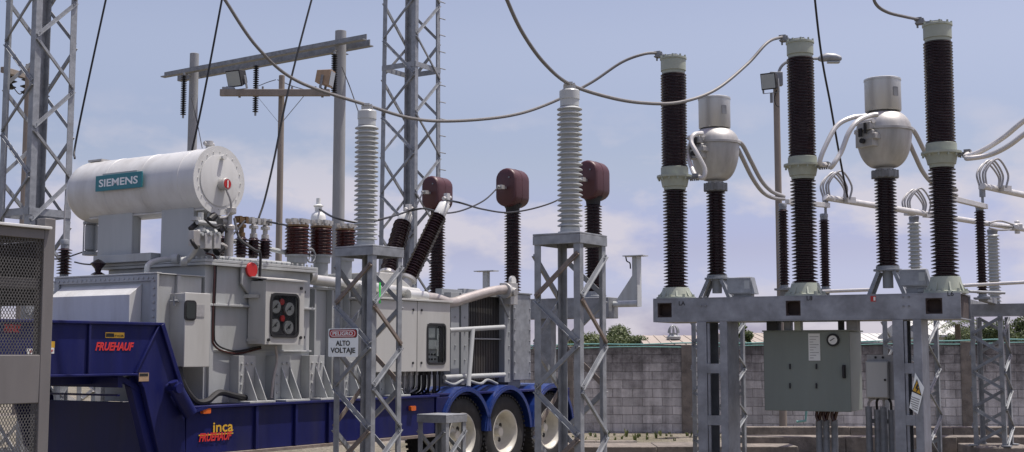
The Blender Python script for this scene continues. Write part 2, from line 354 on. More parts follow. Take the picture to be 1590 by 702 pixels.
# ================================================================== 1. the blue trailer
GRP = None
tr = thing('lowbed_trailer', 'deep blue gooseneck lowbed trailer carrying the big grey transformer', 'trailer', (TR.x, TR.y, 0), TR.a)
YW = 2.15                                          # width of the deck
# gooseneck: two side plates with the sloping rear edge, deck between
gp = [(-9.2, 1.95), (-6.42, 1.94), (-6.08, 1.16), (-6.05, .62), (-6.40, .62), (-6.62, 1.30), (-6.72, 1.44), (-9.2, 1.44)]
g = MB(); g.prism(gp, face_y, 0, .06); g.prism(gp, face_y, YW - .06, YW)
g.box(-9.2, -6.45, .06, YW - .06, 1.86, 1.925); g.box(-9.2, -6.72, .06, YW - .06, 1.46, 1.50)
g.box(-9.2, -6.40, -.035, -.001, 1.925, 1.955); g.box(-9.2, -6.73, -.035, -.001, 1.425, 1.45)   # lips of the side girder
for t in (-8.55, -7.32): g.box(t - .012, t + .012, -.03, -.001, 1.452, 1.923)
g.bar((-6.43, -.02, 1.94), (-6.09, -.02, 1.16), .05, .036, (0, 1, 0))
g.bar((-6.75, -.016, 1.45), (-6.47, -.016, 1.92), .02, .03, (0, 1, 0))
g.build('gooseneck', 'blue', tr, .006)
# low bed
d = MB(); d.box(-6.05, -1.75, 0, .06, .60, 1.07); d.box(-6.05, -1.75, YW - .06, YW, .60, 1.07); d.box(-6.30, -1.75, .06, YW - .06, 1.0, 1.05)
d.box(-6.36, -6.30, .06, YW - .06, .55, 1.14)       # bulkhead below the gooseneck
d.box(-6.05, -1.7, -.05, .10, 1.072, 1.10)
for t in (-5.05, -4.42, -3.85, -3.2, -2.5): d.box(t - .02, t + .02, -.035, -.001, .605, 1.07)
d.build('deck', 'blue', tr, .005)
MB().box(-6.05, -1.75, -.06, .12, .565, .598).build('bottom_flange', 'galv_rust', tr)
d = MB(); d.bar((-6.9, .1, 1.43), (-6.36, .1, 1.16), .05, .05); d.box(-6.9, -6.84, .06, YW - .1, 1.31, 1.44); d.box(-6.9, -6.87, .06, YW - .1, 1.225, 1.245)
for y in (.5, 1.0, 1.5): d.box(-9.0, -6.75, y - .05, y + .05, 1.34, 1.46)
d.build('cross_member', 'blue', tr)
MB().bar((-6.68, .14, 1.42), (-6.42, .10, .56), .12, .10, (0, 1, 0)).build('gooseneck_strut', 'blue', tr, .01)
h = MB(); a0, z0 = TR.side(272, 600, -.1); a1, z1 = TR.side(296, 642, -.1)
h.cyl((a0, -.09, z0), (a1, -.09, z1), .075, 18); h.cyl((a0 - .02, -.09, z0 + .05), (a0, -.09, z0), .05, 14); h.cyl((a0, -.17, z0 - .02), (a0, 0, z0 - .02), .05, 14)
h.bar((a1, -.06, z1), (a1 + .28, -.04, z1 + .05), .02, .03)
h.build('hinge_ram', 'blue', tr)
# rear frame over the axles
d = MB(); d.box(-1.75, 1.75, .62, .75, .80, 1.08); d.box(-1.75, 1.75, YW - .75, YW - .62, .80, 1.08); d.box(-1.8, 1.78, .02, YW - .02, 1.085, 1.115)
d.box(-1.75, -1.69, .02, YW - .02, .62, 1.08); d.box(1.72, 1.78, .02, YW - .02, .62, 1.08); d.box(-1.72, -1.4, -.01, .03, .72, 1.07)
for t in (-1.06, .0, 1.22): d.cyl((t, .4, .53), (t, YW - .1, .53), .07, 12)
d.build('rear_frame', 'blue', tr, .005)
tyre_p = [(.30, -.13), (.36, -.145), (.44, -.145), (.50, -.125), (.524, -.09), (.53, 0), (.524, .09), (.50, .125), (.44, .145), (.36, .145), (.30, .13)]
rim_p = [(.315, -.135), (.30, -.135), (.275, -.11), (.262, -.04), (.25, .03), (.235, .06), (.12, .055), (.105, .03), (.075, .025), (.0, .025)]
for t in (-1.06, .0, 1.22):
    for y in (.17, .47):
        m = Matrix.Translation((t, y, .53)) @ Matrix.Rotation(R(-90), 4, 'X')
        ty = MB().lathe(tyre_p, 40, m, False)
        for k in range(48):                           # shoulder tread blocks
            mk = Matrix.Translation((t, y, .53)) @ Matrix.Rotation(2 * math.pi * k / 48, 4, 'Y')
            for s in (-1, 1): ty.box(-.018, .018, s * .10 - .035, s * .10 + .035, .505, .532, mk)
        w = ty.build('wheel', 'tyre', tr)
        if y < .3:
            mr_ = Matrix.Translation((t, y, .53)) @ Matrix.Rotation(R(-90), 4, 'X')
            MB().lathe(rim_p, 40, mr_, False).build('rim', 'rim', w)
            for k in range(5):
                hb = MB()
                a = 2 * math.pi * k / 5 + .5; c = Vector((t + .175 * math.cos(a), y + .0535, .53 + .175 * math.sin(a)))
                hb.cyl(c + Vector((0, .02, 0)), c + Vector((0, -.003, 0)), .033, 14)
                hb.build('hand_hole', 'ink', w)
            nb = MB()
            for k in range(10):
                a = 2 * math.pi * k / 10; c = Vector((t + .11 * math.cos(a), y + .045, .53 + .11 * math.sin(a)))
                nb.cyl(c, c - Vector((0, .03, 0)), .013, 6)
            nb.cyl((t, y + .03, .53), (t, y - .06, .53), .06, 18)
            nb.build('hub', 'rim', w)
    fd = MB(); N = 18; pr = []
    for rad in (.64, .665):
        pr.append([(rad * math.cos(R(4 + 172 * k / N)), rad * math.sin(R(4 + 172 * k / N))) for k in range(N + 1)])
    poly = pr[0] + pr[1][::-1]
    for i in range(N):
        q = [pr[0][i], pr[0][i + 1], pr[1][i + 1], pr[1][i]]
        fd.prism([(t + a * .93, .53 + b) for a, b in q], face_y, -.03, .62)
        ou = [(t + .93 * .585 * math.cos(R(4 + 172 * j / N)), .53 + .60 * math.sin(R(4 + 172 * j / N))) for j in (i, i + 1)]
        fd.prism([ou[0], ou[1], (t + q[1][0] * .93, .53 + q[1][1]), (t + q[0][0] * .93, .53 + q[0][1])], face_y, -.045, -.03)
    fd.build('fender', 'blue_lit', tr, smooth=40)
# writing and lamps on the trailer
RX = (R(90), 0, 0)
def side_text(body, x0, x1, y0, y1, c, mat, bold=.012, shear=0., name='lettering', sxf=None):
    a, za = TR.side(x0, (y0 + y1) / 2, c); b_, zb = TR.side(x1, (y0 + y1) / 2, c); _, zt = TR.side((x0 + x1) / 2, y0, c); _, zl = TR.side((x0 + x1) / 2, y1, c)
    size = (zt - zl) / .70
    return text(name, body, ((a + b_) / 2, c, (zt + zl) / 2), RX, size, mat, tr, bold, shear, b_ - a)
side_text('FRUEHAUF', 148, 208, 532, 544, -.004, 'red_text', .035, .3)
side_text('FRUEHAUF', 6, 32, 504, 516, -.004, 'red_text', .035, .3)
side_text('FRUEHAUF', 309, 360, 672, 684, -.012, 'red_text', .035, .3)
side_text('inca', 331, 362, 655, 671, -.012, 'yellow', .015)
x0, z0 = TR.side(309, 671, -.01); x1, z1 = TR.side(362, 673, -.01)
MB().box(x0, x1, -.012, -.002, z1 - .003, z1 + .009).build('stripe', 'yellow', tr)
def sticker(px0, px1, py0, py1, mat, body=None, bmat='ink', c=-.003):
    a, zt = TR.side(px0, py0, c); b_, zb = TR.side(px1, py1, c)
    o = MB().box(a, b_, c, -.0005, zb, zt).build('sticker', mat, tr)
    if body:
        side_text(body, px0 + (px1 - px0) * .42, px1 - 1, py0 + 3, py1 - 2, c - .002, bmat, .006, name='sticker_lettering')
sticker(164, 193, 516, 525, 'yellow', 'inca', 'ink'); sticker(165, 177, 517.5, 523.5, 'ink', c=-.005)
sticker(216, 231, 579, 592, 'tan'); sticker(217, 230, 580, 584, 'ink', c=-.005)
sticker(77, 85, 530, 540, 'yellow'); sticker(77, 84, 540, 549, 'white', 'F', 'red')
sticker(42, 53, 541, 550, 'white', 'F', 'red')
def lamp(px, py, w, h, mat):
    a, z = TR.side(px, py, -.02); MB().prism(rrect(a - w, a + w, z - h, z + h, .015, 3), face_y, -.045, -.0005).build('marker_lamp', mat, tr)
lamp(319, 638, .055, .028, 'orange'); lamp(640, 634, .05, .03, 'orange')

# ================================================================== 2. the transformer on it
tf = thing('power_transformer', 'huge light grey transformer with a white tank on top, standing on the blue trailer', 'transformer', (TR.x, TR.y, 0), TR.a)
YT = .30; YB = 1.88
def bolts(mb, pts, axis, r=.012, h=.014):
    ax = Vector(axis)
    for p in pts: p = Vector(p); mb.cyl(p, p + ax * h, r, 6)
TB = Frame(TR.x, TR.y, 57)
# main tank
tank = MB(); tank.box(-5.55, -3.86, YT, YB, 1.103, 2.60); tank.box(-5.62, -3.80, YT - .07, YB + .07, 2.602, 2.632); tank.box(-5.62, -3.80, YT - .07, YB + .07, 2.636, 2.668)
tank.box(-5.62, -3.82, YT - .05, YT - .001, 2.16, 2.185); tank.box(-5.60, -3.84, YT - .022, YT - .001, 1.66, 1.68)
tank.box(-5.50, -5.44, YT - .035, YT - .001, 1.11, 2.155)
tank.box(-3.86, -2.45, YT + .22, YB, 1.103, 2.42); tank.box(-3.78, -2.40, YT + .17, YB + .05, 2.422, 2.45); tank.box(-2.45, -.75, YT + .22, YB, 1.103, 2.25)
for t in (-3.62, -3.30, -2.98, -2.62): tank.box(t - .015, t + .015, YT + .12, YT + .218, 1.11, 2.42)
bm = tank
bolts(bm, [(-5.55 + i * .17, YT - .03, 2.185) for i in range(11)], (0, 0, 1), .008, .012); bolts(bm, [(-5.58 + i * .085, YT - .04, 2.668) for i in range(21)], (0, 0, 1), .014, .03)
bolts(bm, [(-5.60, YT + i * .085, 2.668) for i in range(19)], (0, 0, 1), .014, .03)
bolts(bm, [(-5.55 + i * .17, YT - .04, 2.158) for i in range(11)], (0, 0, -1), .008, .012)
tank.build('tank', 'tank', tf, .004)
# front cooler housing with the sloping hood
fb = MB(); fb.box(-6.235, -5.60, YT, 1.87, 1.6, 2.468); fb.box(-6.27, -6.2, YT - .045, 1.915, 2.47, 2.488); fb.box(-6.2, -5.58, YT - .03, 1.9, 2.47, 2.482)
fb.box(-6.262, -6.236, YT - .045, YT + .05, 1.6, 2.468); fb.box(-6.262, -6.236, 1.84, 1.915, 1.6, 2.468); fb.box(-6.262, -6.236, YT + .05, 1.84, 2.40, 2.468)
fb.box(-5.98, -5.93, YT - .04, YT - .001, 1.6, 2.466)
hy0, hz0 = TR.end(219, 446, -6.25); hy1 = 1.80
MB().prism([(-6.238, 2.375), (-6.40, 2.255), (-6.40, 1.7), (-6.238, 1.7)], lambda a, b, d: Vector((a, d, b)), hy0, hy1).build('sloping_hood', 'cons', tf, .004)
bm = fb; bolts(bm, [(-6.262, YT + .02 + i * .0755, 2.43) for i in range(24)], (-1, 0, 0), .014); bolts(bm, [(-6.262, YT, 1.95 + i * .075) for i in range(7)], (-1, 0, 0), .014)
fb.build('cooler_housing', 'tank', tf, .004)
# first control cabinet
def side_cab(name, x0, x1, y0, y1, c, depth, mat='cabinet'):
    a, zt = TR.side(x0, y0, c); b_, z2 = TR.side(x1, y0, c); _, zb = TR.side((x0 + x1) / 2, y1, c); zt = (zt + z2) / 2
    m_ = MB(); m_.box(a + .012, b_ - .012, c + .025, c + depth, zb + .004, zt - .004)
    return m_.build(name, mat, tf, .006), a, b_, zb, zt
c1, a, b_, zb, zt = side_cab('control_cabinet', 288, 327.5, 455, 570, .06, .30)
MB().box(a, b_, .06, .083, zb, zt).build('door', 'cabinet', c1, .006)
wx0, wz1 = TR.side(286, 466, .06); wx1, wz0 = TR.side(303.5, 498, .06)
MB().prism(rrect(wx0, wx1, wz0, wz1, .04), face_y, .048, .0595).build('window_seal', 'black', c1)
MB().prism(rrect(wx0 + .02, wx1 - .02, wz0 + .02, wz1 - .02, .03), face_y, .044, .0475).build('window', 'dark_glass', c1)
px0, pz1 = TR.side(305, 473, .058); px1, pz0 = TR.side(317, 492, .058); MB().box(px0, px1, .054, .0595, pz0, pz1).build('plate', 'hose', c1)
v = MB(); vy, vz = TR.end(262, 473, a - .05)
v.cyl((a + .03, .18, 2.19), (a - .05, .18, 2.19), .016, 10); v.cyl((a - .04, .12, 2.19), (a - .04, .24, 2.19), .010, 8); v.cyl((a - .04, .18, 2.14), (a - .04, .18, 2.24), .012, 8)
v.build('latch', 'galv_dull', c1)
# gauge cabinet
c2, a, b_, zb, zt = side_cab('gauge_cabinet', 411, 471, 437, 535, .02, .26)
MB().box(a + .06, b_ - .05, .28, YT - .001, zb + .1, zt - .1).build('bracket', 'tank', c2)
dr = MB(); wx0, wz1 = TR.side(421, 456, .0); wx1, wz0 = TR.side(462, 523, .0)
for q in ((a, wx0, zb, zt), (wx1, b_, zb, zt), (wx0, wx1, zb, wz0), (wx0, wx1, wz1, zt)): dr.box(q[0], q[1], .0, .043, q[2], q[3])
dr.build('door', 'cabinet', c2)
fr = MB(); n = 24; o_ = rrect(wx0 - .012, wx1 + .012, wz0 - .012, wz1 + .012, .075); i_ = rrect(wx0 + .014, wx1 - .014, wz0 + .014, wz1 - .014, .06)
for i in range(len(o_)):
    j = (i + 1) % len(o_); fr.prism([o_[i], o_[j], i_[j], i_[i]], face_y, -.014, -.001)
fr.build('window_seal', 'black', c2)
MB().box(wx0, wx1, .038, .0425, wz0, wz1).build('gauge_board', 'dark', c2)
dl = MB(); rd = MB(); nd = MB(); ww = wx1 - wx0; wh = wz1 - wz0
for fx, fz in ((.22, .70), (.72, .66), (.2, .26), (.7, .22)):
    cx, cz = wx0 + ww * fx, wz0 + wh * fz
    dl.cyl((cx, .036, cz), (cx, .012, cz), .075, 22); nd.bar((cx - .045, .010, cz - .025), (cx + .03, .010, cz + .035), .012, .002, (0, 1, 0))
    nd.cyl((cx, .0115, cz), (cx, .005, cz), .016, 10)
for fx, fz in ((.45, .82), (.48, .43)): cx, cz = wx0 + ww * fx, wz0 + wh * fz; rd.cyl((cx, .034, cz), (cx, .016, cz), .036, 16)
dl.build('dial', 'hose', c2); rd.build('red_dial', 'red', c2); nd.build('needle', 'ink', c2)  # dials coloured grey to stand for the shade deep behind the window
MB().box(wx0 + .002, wx1 - .002, -.006, -.003, wz0 + .002, wz1 - .002).build('window', 'glass', c2)
hd = MB(); hd.prism([(-.03, zt + .004), (.34, zt + .05), (.34, zt + .065), (-.03, zt + .019)], lambda p, q, d: Vector((d, p, q)), a - .02, b_ + .015); hd.build('hood', 'cabinet', c2)
kn = MB()
for kx, kz in ((b_ - .06, zt - .07), (b_ - .06, zb + .08), (a + .05, zb + .05)): kn.cyl((kx, -.016, kz), (kx, .0, kz), .018, 10)
kn.box(b_ + .001, b_ + .09, .06, .09, zt - .12, zt - .09); kn.box(b_ + .001, b_ + .09, .06, .09, zb + .07, zb + .10)
kn.build('knob', 'black', c2)
x0, z0 = TR.side(392, 463, .25); MB().box(x0 - .08, a, .1, .3, z0, z0 + .04).build('shelf_bracket', 'cabinet', tf); x0, z1 = TR.side(392, 526, .25); MB().box(x0 - .06, a, .12, .28, z1 - .03, z1).build('shelf_bracket', 'cabinet', tf)
MB().cyl((x0 - .02, .22, z1), (x0 - .02, .22, z0), .018, 10).build('level_glass', 'brass', tf)
# double-door cabinet
c3, a, b_, zb, zt = side_cab('relay_cabinet', 583, 697, 468, 577, .02, .42)
xm, _ = TR.side(646, 500, .02); wx0, wz1 = TR.side(663.5, 503, .0); wx1, wz0 = TR.side(691, 565, .0)
MB().box(a, xm - .006, .0, .043, zb, zt).build('door', 'cabinet', c3, .005)
dr = MB()
for q in ((xm + .006, wx0, zb, zt), (wx1, b_, zb, zt), (wx0, wx1, zb, wz0), (wx0, wx1, wz1, zt)): dr.box(q[0], q[1], .0, .043, q[2], q[3])
dr.build('door', 'cabinet', c3)
fr = MB(); o_ = rrect(wx0 - .012, wx1 + .012, wz0 - .012, wz1 + .012, .07); i_ = rrect(wx0 + .016, wx1 - .016, wz0 + .016, wz1 - .016, .05)
for i in range(len(o_)):
    j = (i + 1) % len(o_); fr.prism([o_[i], o_[j], i_[j], i_[i]], face_y, -.012, -.001)
fr.build('window_seal', 'black', c3)
ww, wh = wx1 - wx0, wz1 - wz0
MB().box(wx0, wx1, .038, .0425, wz0, wz1).build('relay_panel', 'galv_dull', c3)
rl = MB(); rl.box(wx0 + ww * .12, wx0 + ww * .55, .01, .037, wz0 + wh * .38, wz0 + wh * .60); rl.box(wx0 + ww * .12, wx0 + ww * .5, .02, .037, wz0 + wh * .66, wz0 + wh * .9)
rl.box(wx0 + ww * .6, wx0 + ww * .7, .02, .037, wz0 + wh * .2, wz0 + wh * .9); rl.build('relay', 'porcelain', c3)
bt = MB()
for i in range(3):
    for j in range(2): c = Vector((wx0 + ww * (.2 + .17 * i), .037, wz0 + wh * (.12 + .12 * j))); bt.cyl(c, c - Vector((0, .015, 0)), .014, 8)
bt.box(wx0 + ww * .72, wx0 + ww * .95, .02, .037, wz0 + wh * .05, wz0 + wh * .95); bt.build('button', 'ink', c3)
MB().box(wx0 + .002, wx1 - .002, -.006, -.003, wz0 + .002, wz1 - .002).build('window', 'glass', c3)
MB().box(a - .03, b_ + .03, -.03, .46, zt + .004, zt + .03).build('roof_plate', 'cabinet', c3, .004)
kn = MB()
for kx in (xm - .09, xm + .09):
    for kz in (zt - .11, zb + .11): kn.cyl((kx, -.01, kz), (kx, 0, kz), .017, 10)
kn.build('knob', 'black', c3)
gl = MB(); gb = MB()
for i in range(26):
    x = a + .45 + i * (b_ - a - .5) / 25; y = .10 + .1 * (i % 3); L = .16 + .06 * random.random()
    (gl if i < 15 else gb).cyl((x, y, zb + .003), (x, y, zb - .05), .022, 8)
    e = Vector((x + random.uniform(-.1, .25), y + .1, 1.12))
    (gl if i < 15 else gb).tube(spline([(x, y, zb - .04), (x, y, zb - L), (x + .03, y + .04, zb - L - .06), e], 5), .014, 6)
gl.build('conduit', 'hose', c3); gb.build('control_cable', 'black', c3)
# support feet along the deck
for px in (381, 437, 491, 545, 600):
    x, z = TR.side(px, 625, .05); ft = MB(); w = .26
    ft.box(x, x + w, .16, .30, 1.125, 1.62); ft.box(x - .02, x + w + .12, -.04, .30, 1.102, 1.124)
    for o2 in (.10, .24): ft.prism([(.158, 1.50), (.158, 1.126), (-.03, 1.126)], lambda p, q, dd: Vector((dd, p, q)), x + o2, x + o2 + .014)
    for q in (.04, .12, .2): ft.cyl((x + q, .16, 1.53), (x + q, .142, 1.53), .015, 6)
    for q in (1.2, 1.3, 1.4): ft.cyl((x + .04, .16, q), (x + .04, .145, q), .014, 6)
    ft.build('support_foot', 'tank', tf, .003)
# red relief-valve disc
x, z = TR.side(391, 419, YT - .08); dk = MB(); dk.cyl((x, YT - .09, z), (x, YT - .06, z), .085, 28); dk.build('relief_disc', 'red', tf, .006)
MB().prism([(x - .13, 2.6), (x + .13, 2.6), (x + .13, 2.42), (x + .02, 2.28), (x - .13, 2.42)], face_y, YT - .055, YT - .03).build('relief_bracket', 'tank', tf, .003)
# cables on the tank side
def tube_side(name, pts, r, mat, c=YT - .04, parent=tf, n=8):
    P = []
    for q in pts:
        cc = q[2] if len(q) > 2 else c; a, z = TR.side(q[0], q[1], cc); P.append((a, cc, z))
    return MB().tube(spline(P, n), r, 8).build(name, mat, parent)
tube_side('cable', [(320, 393), (331, 398), (333, 420), (331, 470), (330, 520), (332, 535), (345, 545), (370, 549), (405, 541)], .012, 'red_brown')
tube_side('cable', [(322, 393), (334, 399), (335.5, 420), (333.5, 470), (332.5, 518), (335, 532), (347, 541), (370, 545), (405, 538)], .010, 'black')
tube_side('drain_hose', [(278, 570, .15), (282, 590, .12), (292, 610, .1), (306, 624, .08), (322, 623, .08), (340, 610, .1), (362, 614, .12), (386, 619, .15)], .035, 'black')
tube_side('cable', [(364, 340, .7), (372, 370, .4), (395, 388, .2), (404, 395, .2), (403, 437, .2)], .016, 'black')
tube_side('cable', [(428, 537, .15), (430, 560, .15), (425, 585, .15), (421, 618, .15)], .016, 'copper')
# conservator with its two pillars
CT_, CZ, CRr = -5.40, 3.545, .365
cy1, _ = TR.end(116, 290, CT_); mc = Matrix.Translation((CT_, 0, CZ)) @ Matrix.Rotation(R(-90), 4, 'X')     # local z -> +y
cy1 -= .17
pr = [(.0, .27), (CRr + .02, .27), (CRr + .02, .292), (CRr, .294), (CRr, .54), (CRr + .004, .542), (CRr + .004, .555), (CRr, .557)] + [q_ for y_ in (1.15, 1.75) for q_ in ((CRr, y_), (CRr + .0035, y_ + .004), (CRr + .0035, y_ + .012), (CRr, y_ + .016))] + [(CRr, cy1 - .22)]
for k in range(1, 9): a = R(90 * k / 8); pr.append((max(.0, CRr * math.cos(a) ** .7 if k < 8 else 0), cy1 - .22 + .24 * math.sin(a)))
cn = MB().lathe(pr, 56, mc).build('conservator', 'cons', tf, smooth=25)
ec = MB().lathe([(.0, .268), (.284, .268), (.289, .266), (.289, .262), (.28, .260), (.0, .260)][::-1], 48, mc)
for k in range(20):
    a = 2 * math.pi * k / 20; c = Vector((CT_ + .32 * math.cos(a), .27, CZ + .32 * math.sin(a))); ec.cyl(c, c - Vector((0, .010, 0)), .007, 6)
ec.cyl((CT_ + .02, .25, CZ + .26), (CT_ + .02, .215, CZ + .26), .03, 12)
ec.build('end_cover', 'cons', cn)
gx, gz = TR.side(350, 286, .2); gg = MB(); gg.cyl((gx, .25, gz), (gx, .17, gz), .068, 24); gg.build('oil_gauge', 'alu', cn, .005)
MB().cyl((gx, .169, gz), (gx, .165, gz), .052, 22).build('gauge_face', 'red', cn)
MB().box(gx - .008, gx + .008, .160, .1645, gz - .04, gz + .04).build('gauge_needle', 'white', cn)
MB().tube(spline([(gx, .18, gz - .07), (gx + .05, .17, gz - .17), (gx + .07, .18, gz - .27), (gx + .02, .20, gz - .36), (gx - .08, .2, gz - .38)], 8), .013, 8).build('gauge_cable', 'hose', cn)
fv = MB(); fv.cyl((CT_, .45, CZ + CRr - .02), (CT_, .45, CZ + CRr + .05), .035, 12); fv.cyl((CT_ - .07, .45, CZ + CRr + .06), (CT_ + .07, .45, CZ + CRr + .06), .02, 10); fv.cyl((CT_, .45, CZ + CRr + .04), (CT_, .45, CZ + CRr + .09), .05, 12)
yy, _ = TR.end(158, 246, CT_); fv.box(CT_ - .1, CT_ + .1, yy - .12, yy + .12, CZ + CRr - .004, CZ + CRr + .02)
fv.build('filler_valve', 'alu', cn)
MB().tube([(CT_ - .18, y, CZ - .33) for y in (.3, cy1 - .35)], .012, 8).build('drip_rail', 'cons', cn)
for px0, px1 in ((152, 205), (250, 300)):
    y0, _ = TR.end(px1, 360, -5.60); y1, _ = TR.end(px0, 360, -5.60)
    pd = -5.50 if px0 < 200 else -5.22
    pl = MB(); pl.box(-5.60, -5.575, y0, y1, 2.67, CZ - .18); pl.box(-5.574, pd, y0, y0 + .03, 2.67, CZ - .25); pl.box(-5.574, pd, y1 - .03, y1, 2.67, CZ - .25); pl.box(pd, pd + .03, y0, y1, 2.67, CZ - .25)
    pl.build('pillar', 'tank', tf, .004)
y0, z0 = TR.end(238, 407, -5.66); y1, z1 = TR.end(149, 403, -5.66)
MB().box(-5.70, -5.21, y0, y1, 2.67, 2.76).build('pillar_base', 'tank', tf, .004)
# name sign on the conservator
sy0, sz1 = TR.end(222, 267, CT_ - CRr - .03); sy1, sz0 = TR.end(149.5, 298, CT_ - CRr - .03)
_, szt = TR.end(149.5, 273, CT_ - CRr - .03)
sg = MB().box(CT_ - CRr - .045, CT_ - CRr - .030, sy0, sy1, sz0, (sz1 + szt) / 2).build('name_sign', 'teal', tf, .002)
hc = ((sz1 + szt) / 2 - sz0)
lt = text('sign_lettering', 'SIEMENS', (CT_ - CRr - .047, (sy0 + sy1) / 2, sz0 + hc * .5), (R(90), 0, R(-90)), hc * .66, 'white_text', sg, .02, 0, (sy1 - sy0) * .84)
MB().box(CT_ - CRr - .03, CT_ - CRr + .03, sy0 + .1, sy1 - .1, sz0 + .12, sz0 + .2).build('sign_bracket', 'tank', sg)
# breather hanging off the far end
y, z = TR.end(142, 368, CT_); bz = z - .17; sb = MB(); sb.lathe([(.0, bz), (.06, bz), (.075, bz + .02), (.075, bz + .30), (.06, bz + .32), (.02, bz + .33), (.02, CZ - CRr + .02), (0, CZ - CRr + .02)], 20, Matrix.Translation((CT_, y, 0)))
for k in range(3): sb.cyl((CT_ + .088 * math.cos(k * 2.1 + .4), y + .088 * math.sin(k * 2.1 + .4), bz - .02), (CT_ + .088 * math.cos(k * 2.1 + .4), y + .088 * math.sin(k * 2.1 + .4), bz + .34), .008, 6)
sb.lathe([(0, bz - .05), (.10, bz - .05), (.10, bz - .01), (0, bz - .01)], 20, Matrix.Translation((CT_, y, 0))); sb.lathe([(0, bz + .32), (.10, bz + .32), (.10, bz + .35), (0, bz + .35)], 20, Matrix.Translation((CT_, y, 0)))
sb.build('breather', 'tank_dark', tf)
# pipes and valves under the near end of the conservator
pv = MB(); y_ = .34
def sp(px, py, c): a, z = TR.side(px, py, c); return Vector((a, c, z))
def sq(px, py, c): return sp(px, py, c - .16 if px > 278 else c)
pv.tube(spline([sq(228, 424, .75), sq(230, 412, .75), sq(240, 406, .75), sq(255, 403, .72), sq(272, 402, .66)], 6), .032, 12)
pv.cyl(sq(268, 402, .68), sq(277, 402, .62), .055, 14); pv.cyl(sq(280, 406, .60), sq(290, 406, .56), .055, 14)
pv.tube(spline([sq(288, 406, .57), sq(296, 398, .5), sq(304, 385, .45), sq(311, 366, .4)], 6), .032, 12)
pv.cyl(sq(311, 372, .4), sq(312, 330, .4), .03, 12); pv.cyl(sq(325, 372, .5), sq(326, 330, .5), .03, 12)
for px, py in ((312, 345), (312, 357), (326, 350), (304, 340), (322, 362)):
    c = sq(px, py, .4); pv.cyl(c - Vector((0, 0, .02)), c + Vector((0, 0, .02)), .055, 14)
pv.cyl(sq(300, 362, .4), sq(338, 366, .4), .035, 12); pv.cyl(sq(306, 345, .36), sq(334, 348, .36), .026, 10)
for px in (305, 318, 331): c = sq(px, 364, .38); pv.cyl(c - Vector((.02, 0, 0)), c + Vector((.02, 0, 0)), .06, 14); pv.cyl(c, c - Vector((0, .1, 0)), .02, 8)
pv.build('pipework', 'tank', tf)
vl = MB()
for px, py in ((302, 367), (320, 372), (334, 372)): c = sq(px, py, .34); vl.box(c.x - .05, c.x + .05, .14, .22, c.z - .10, c.z + .06)
vl.cyl(sq(342, 344, .5), sq(352, 344, .5), .05, 14); vl.cyl(sq(338, 378, .45), sq(352, 384, .45), .03, 10); vl.lathe([(0, 0), (.05, 0), (.05, .3), (.065, .3), (.065, .34), (.03, .36), (.03, .46), (.075, .48), (.075, .54), (0, .54)], 14, Matrix.Translation(sq(355, 398, .45)))
vl.build('valve', 'alu', tf, .004)
dk = MB()
for px, py, r_ in ((330, 338, .04), (345, 356, .035), (300, 352, .03), (340, 388, .05), (324, 384, .035)): c = sq(px, py, .42); dk.cyl(c - Vector((.04, 0, .03)), c + Vector((.04, 0, .03)), r_, 10)
dk.tube(spline([sq(305, 385, .3), sq(300, 378, .28), sq(297, 372, .3)], 5), .02, 8); dk.tube(spline([sq(318, 340, .3), sq(332, 352, .28), sq(344, 350, .3), sq(352, 360, .35)], 5), .014, 8)
dk.tube(spline([sq(350, 375, .5), sq(366, 360, .5), sq(380, 343, .8)], 5), .012, 8)
dk.build('dark_fitting', 'black', tf)
# three small bushings, then three fat ones, on the cover
def small_bush(px, ybase, ytop, c, mat_top):
    x, z0 = TR.side(px, ybase, c); _, zt = TR.side(px, ytop, c); h = zt - z0; mT = Matrix.Translation((x, c, 0))
    o = MB().lathe([(.05, z0)] + sheds(.055, .085, z0 + .02, z0 + h * .48, 6) + [(.05, z0 + h * .5)], 20, mT).build('small_bushing', 'brown', tf)
    t_ = MB(); t_.lathe([(0, z0 + h * .5), (.045, z0 + h * .5), (.045, z0 + h * .6), (.03, z0 + h * .62), (.03, z0 + h * .72), (.055, z0 + h * .73), (.055, z0 + h * .80), (.03, z0 + h * .82), (.03, z0 + h * .88), (0, z0 + h * .88)], 14, mT)
    t_.box(x - .085, x + .085, c - .03, c + .03, zt - h * .11, zt - h * .04); t_.box(x - .07, x - .03, c - .045, c + .045, zt - h * .16, zt); t_.box(x + .03, x + .07, c - .045, c + .045, zt - h * .16, zt)
    t_.build('terminal', mat_top, o)
small_bush(374, 400, 336, .72, 'brass'); small_bush(393, 401, 338, .72, 'alu'); small_bush(411, 402, 340, .72, 'alu')
small_bush(341, 398, 335, 1.2, 'alu')
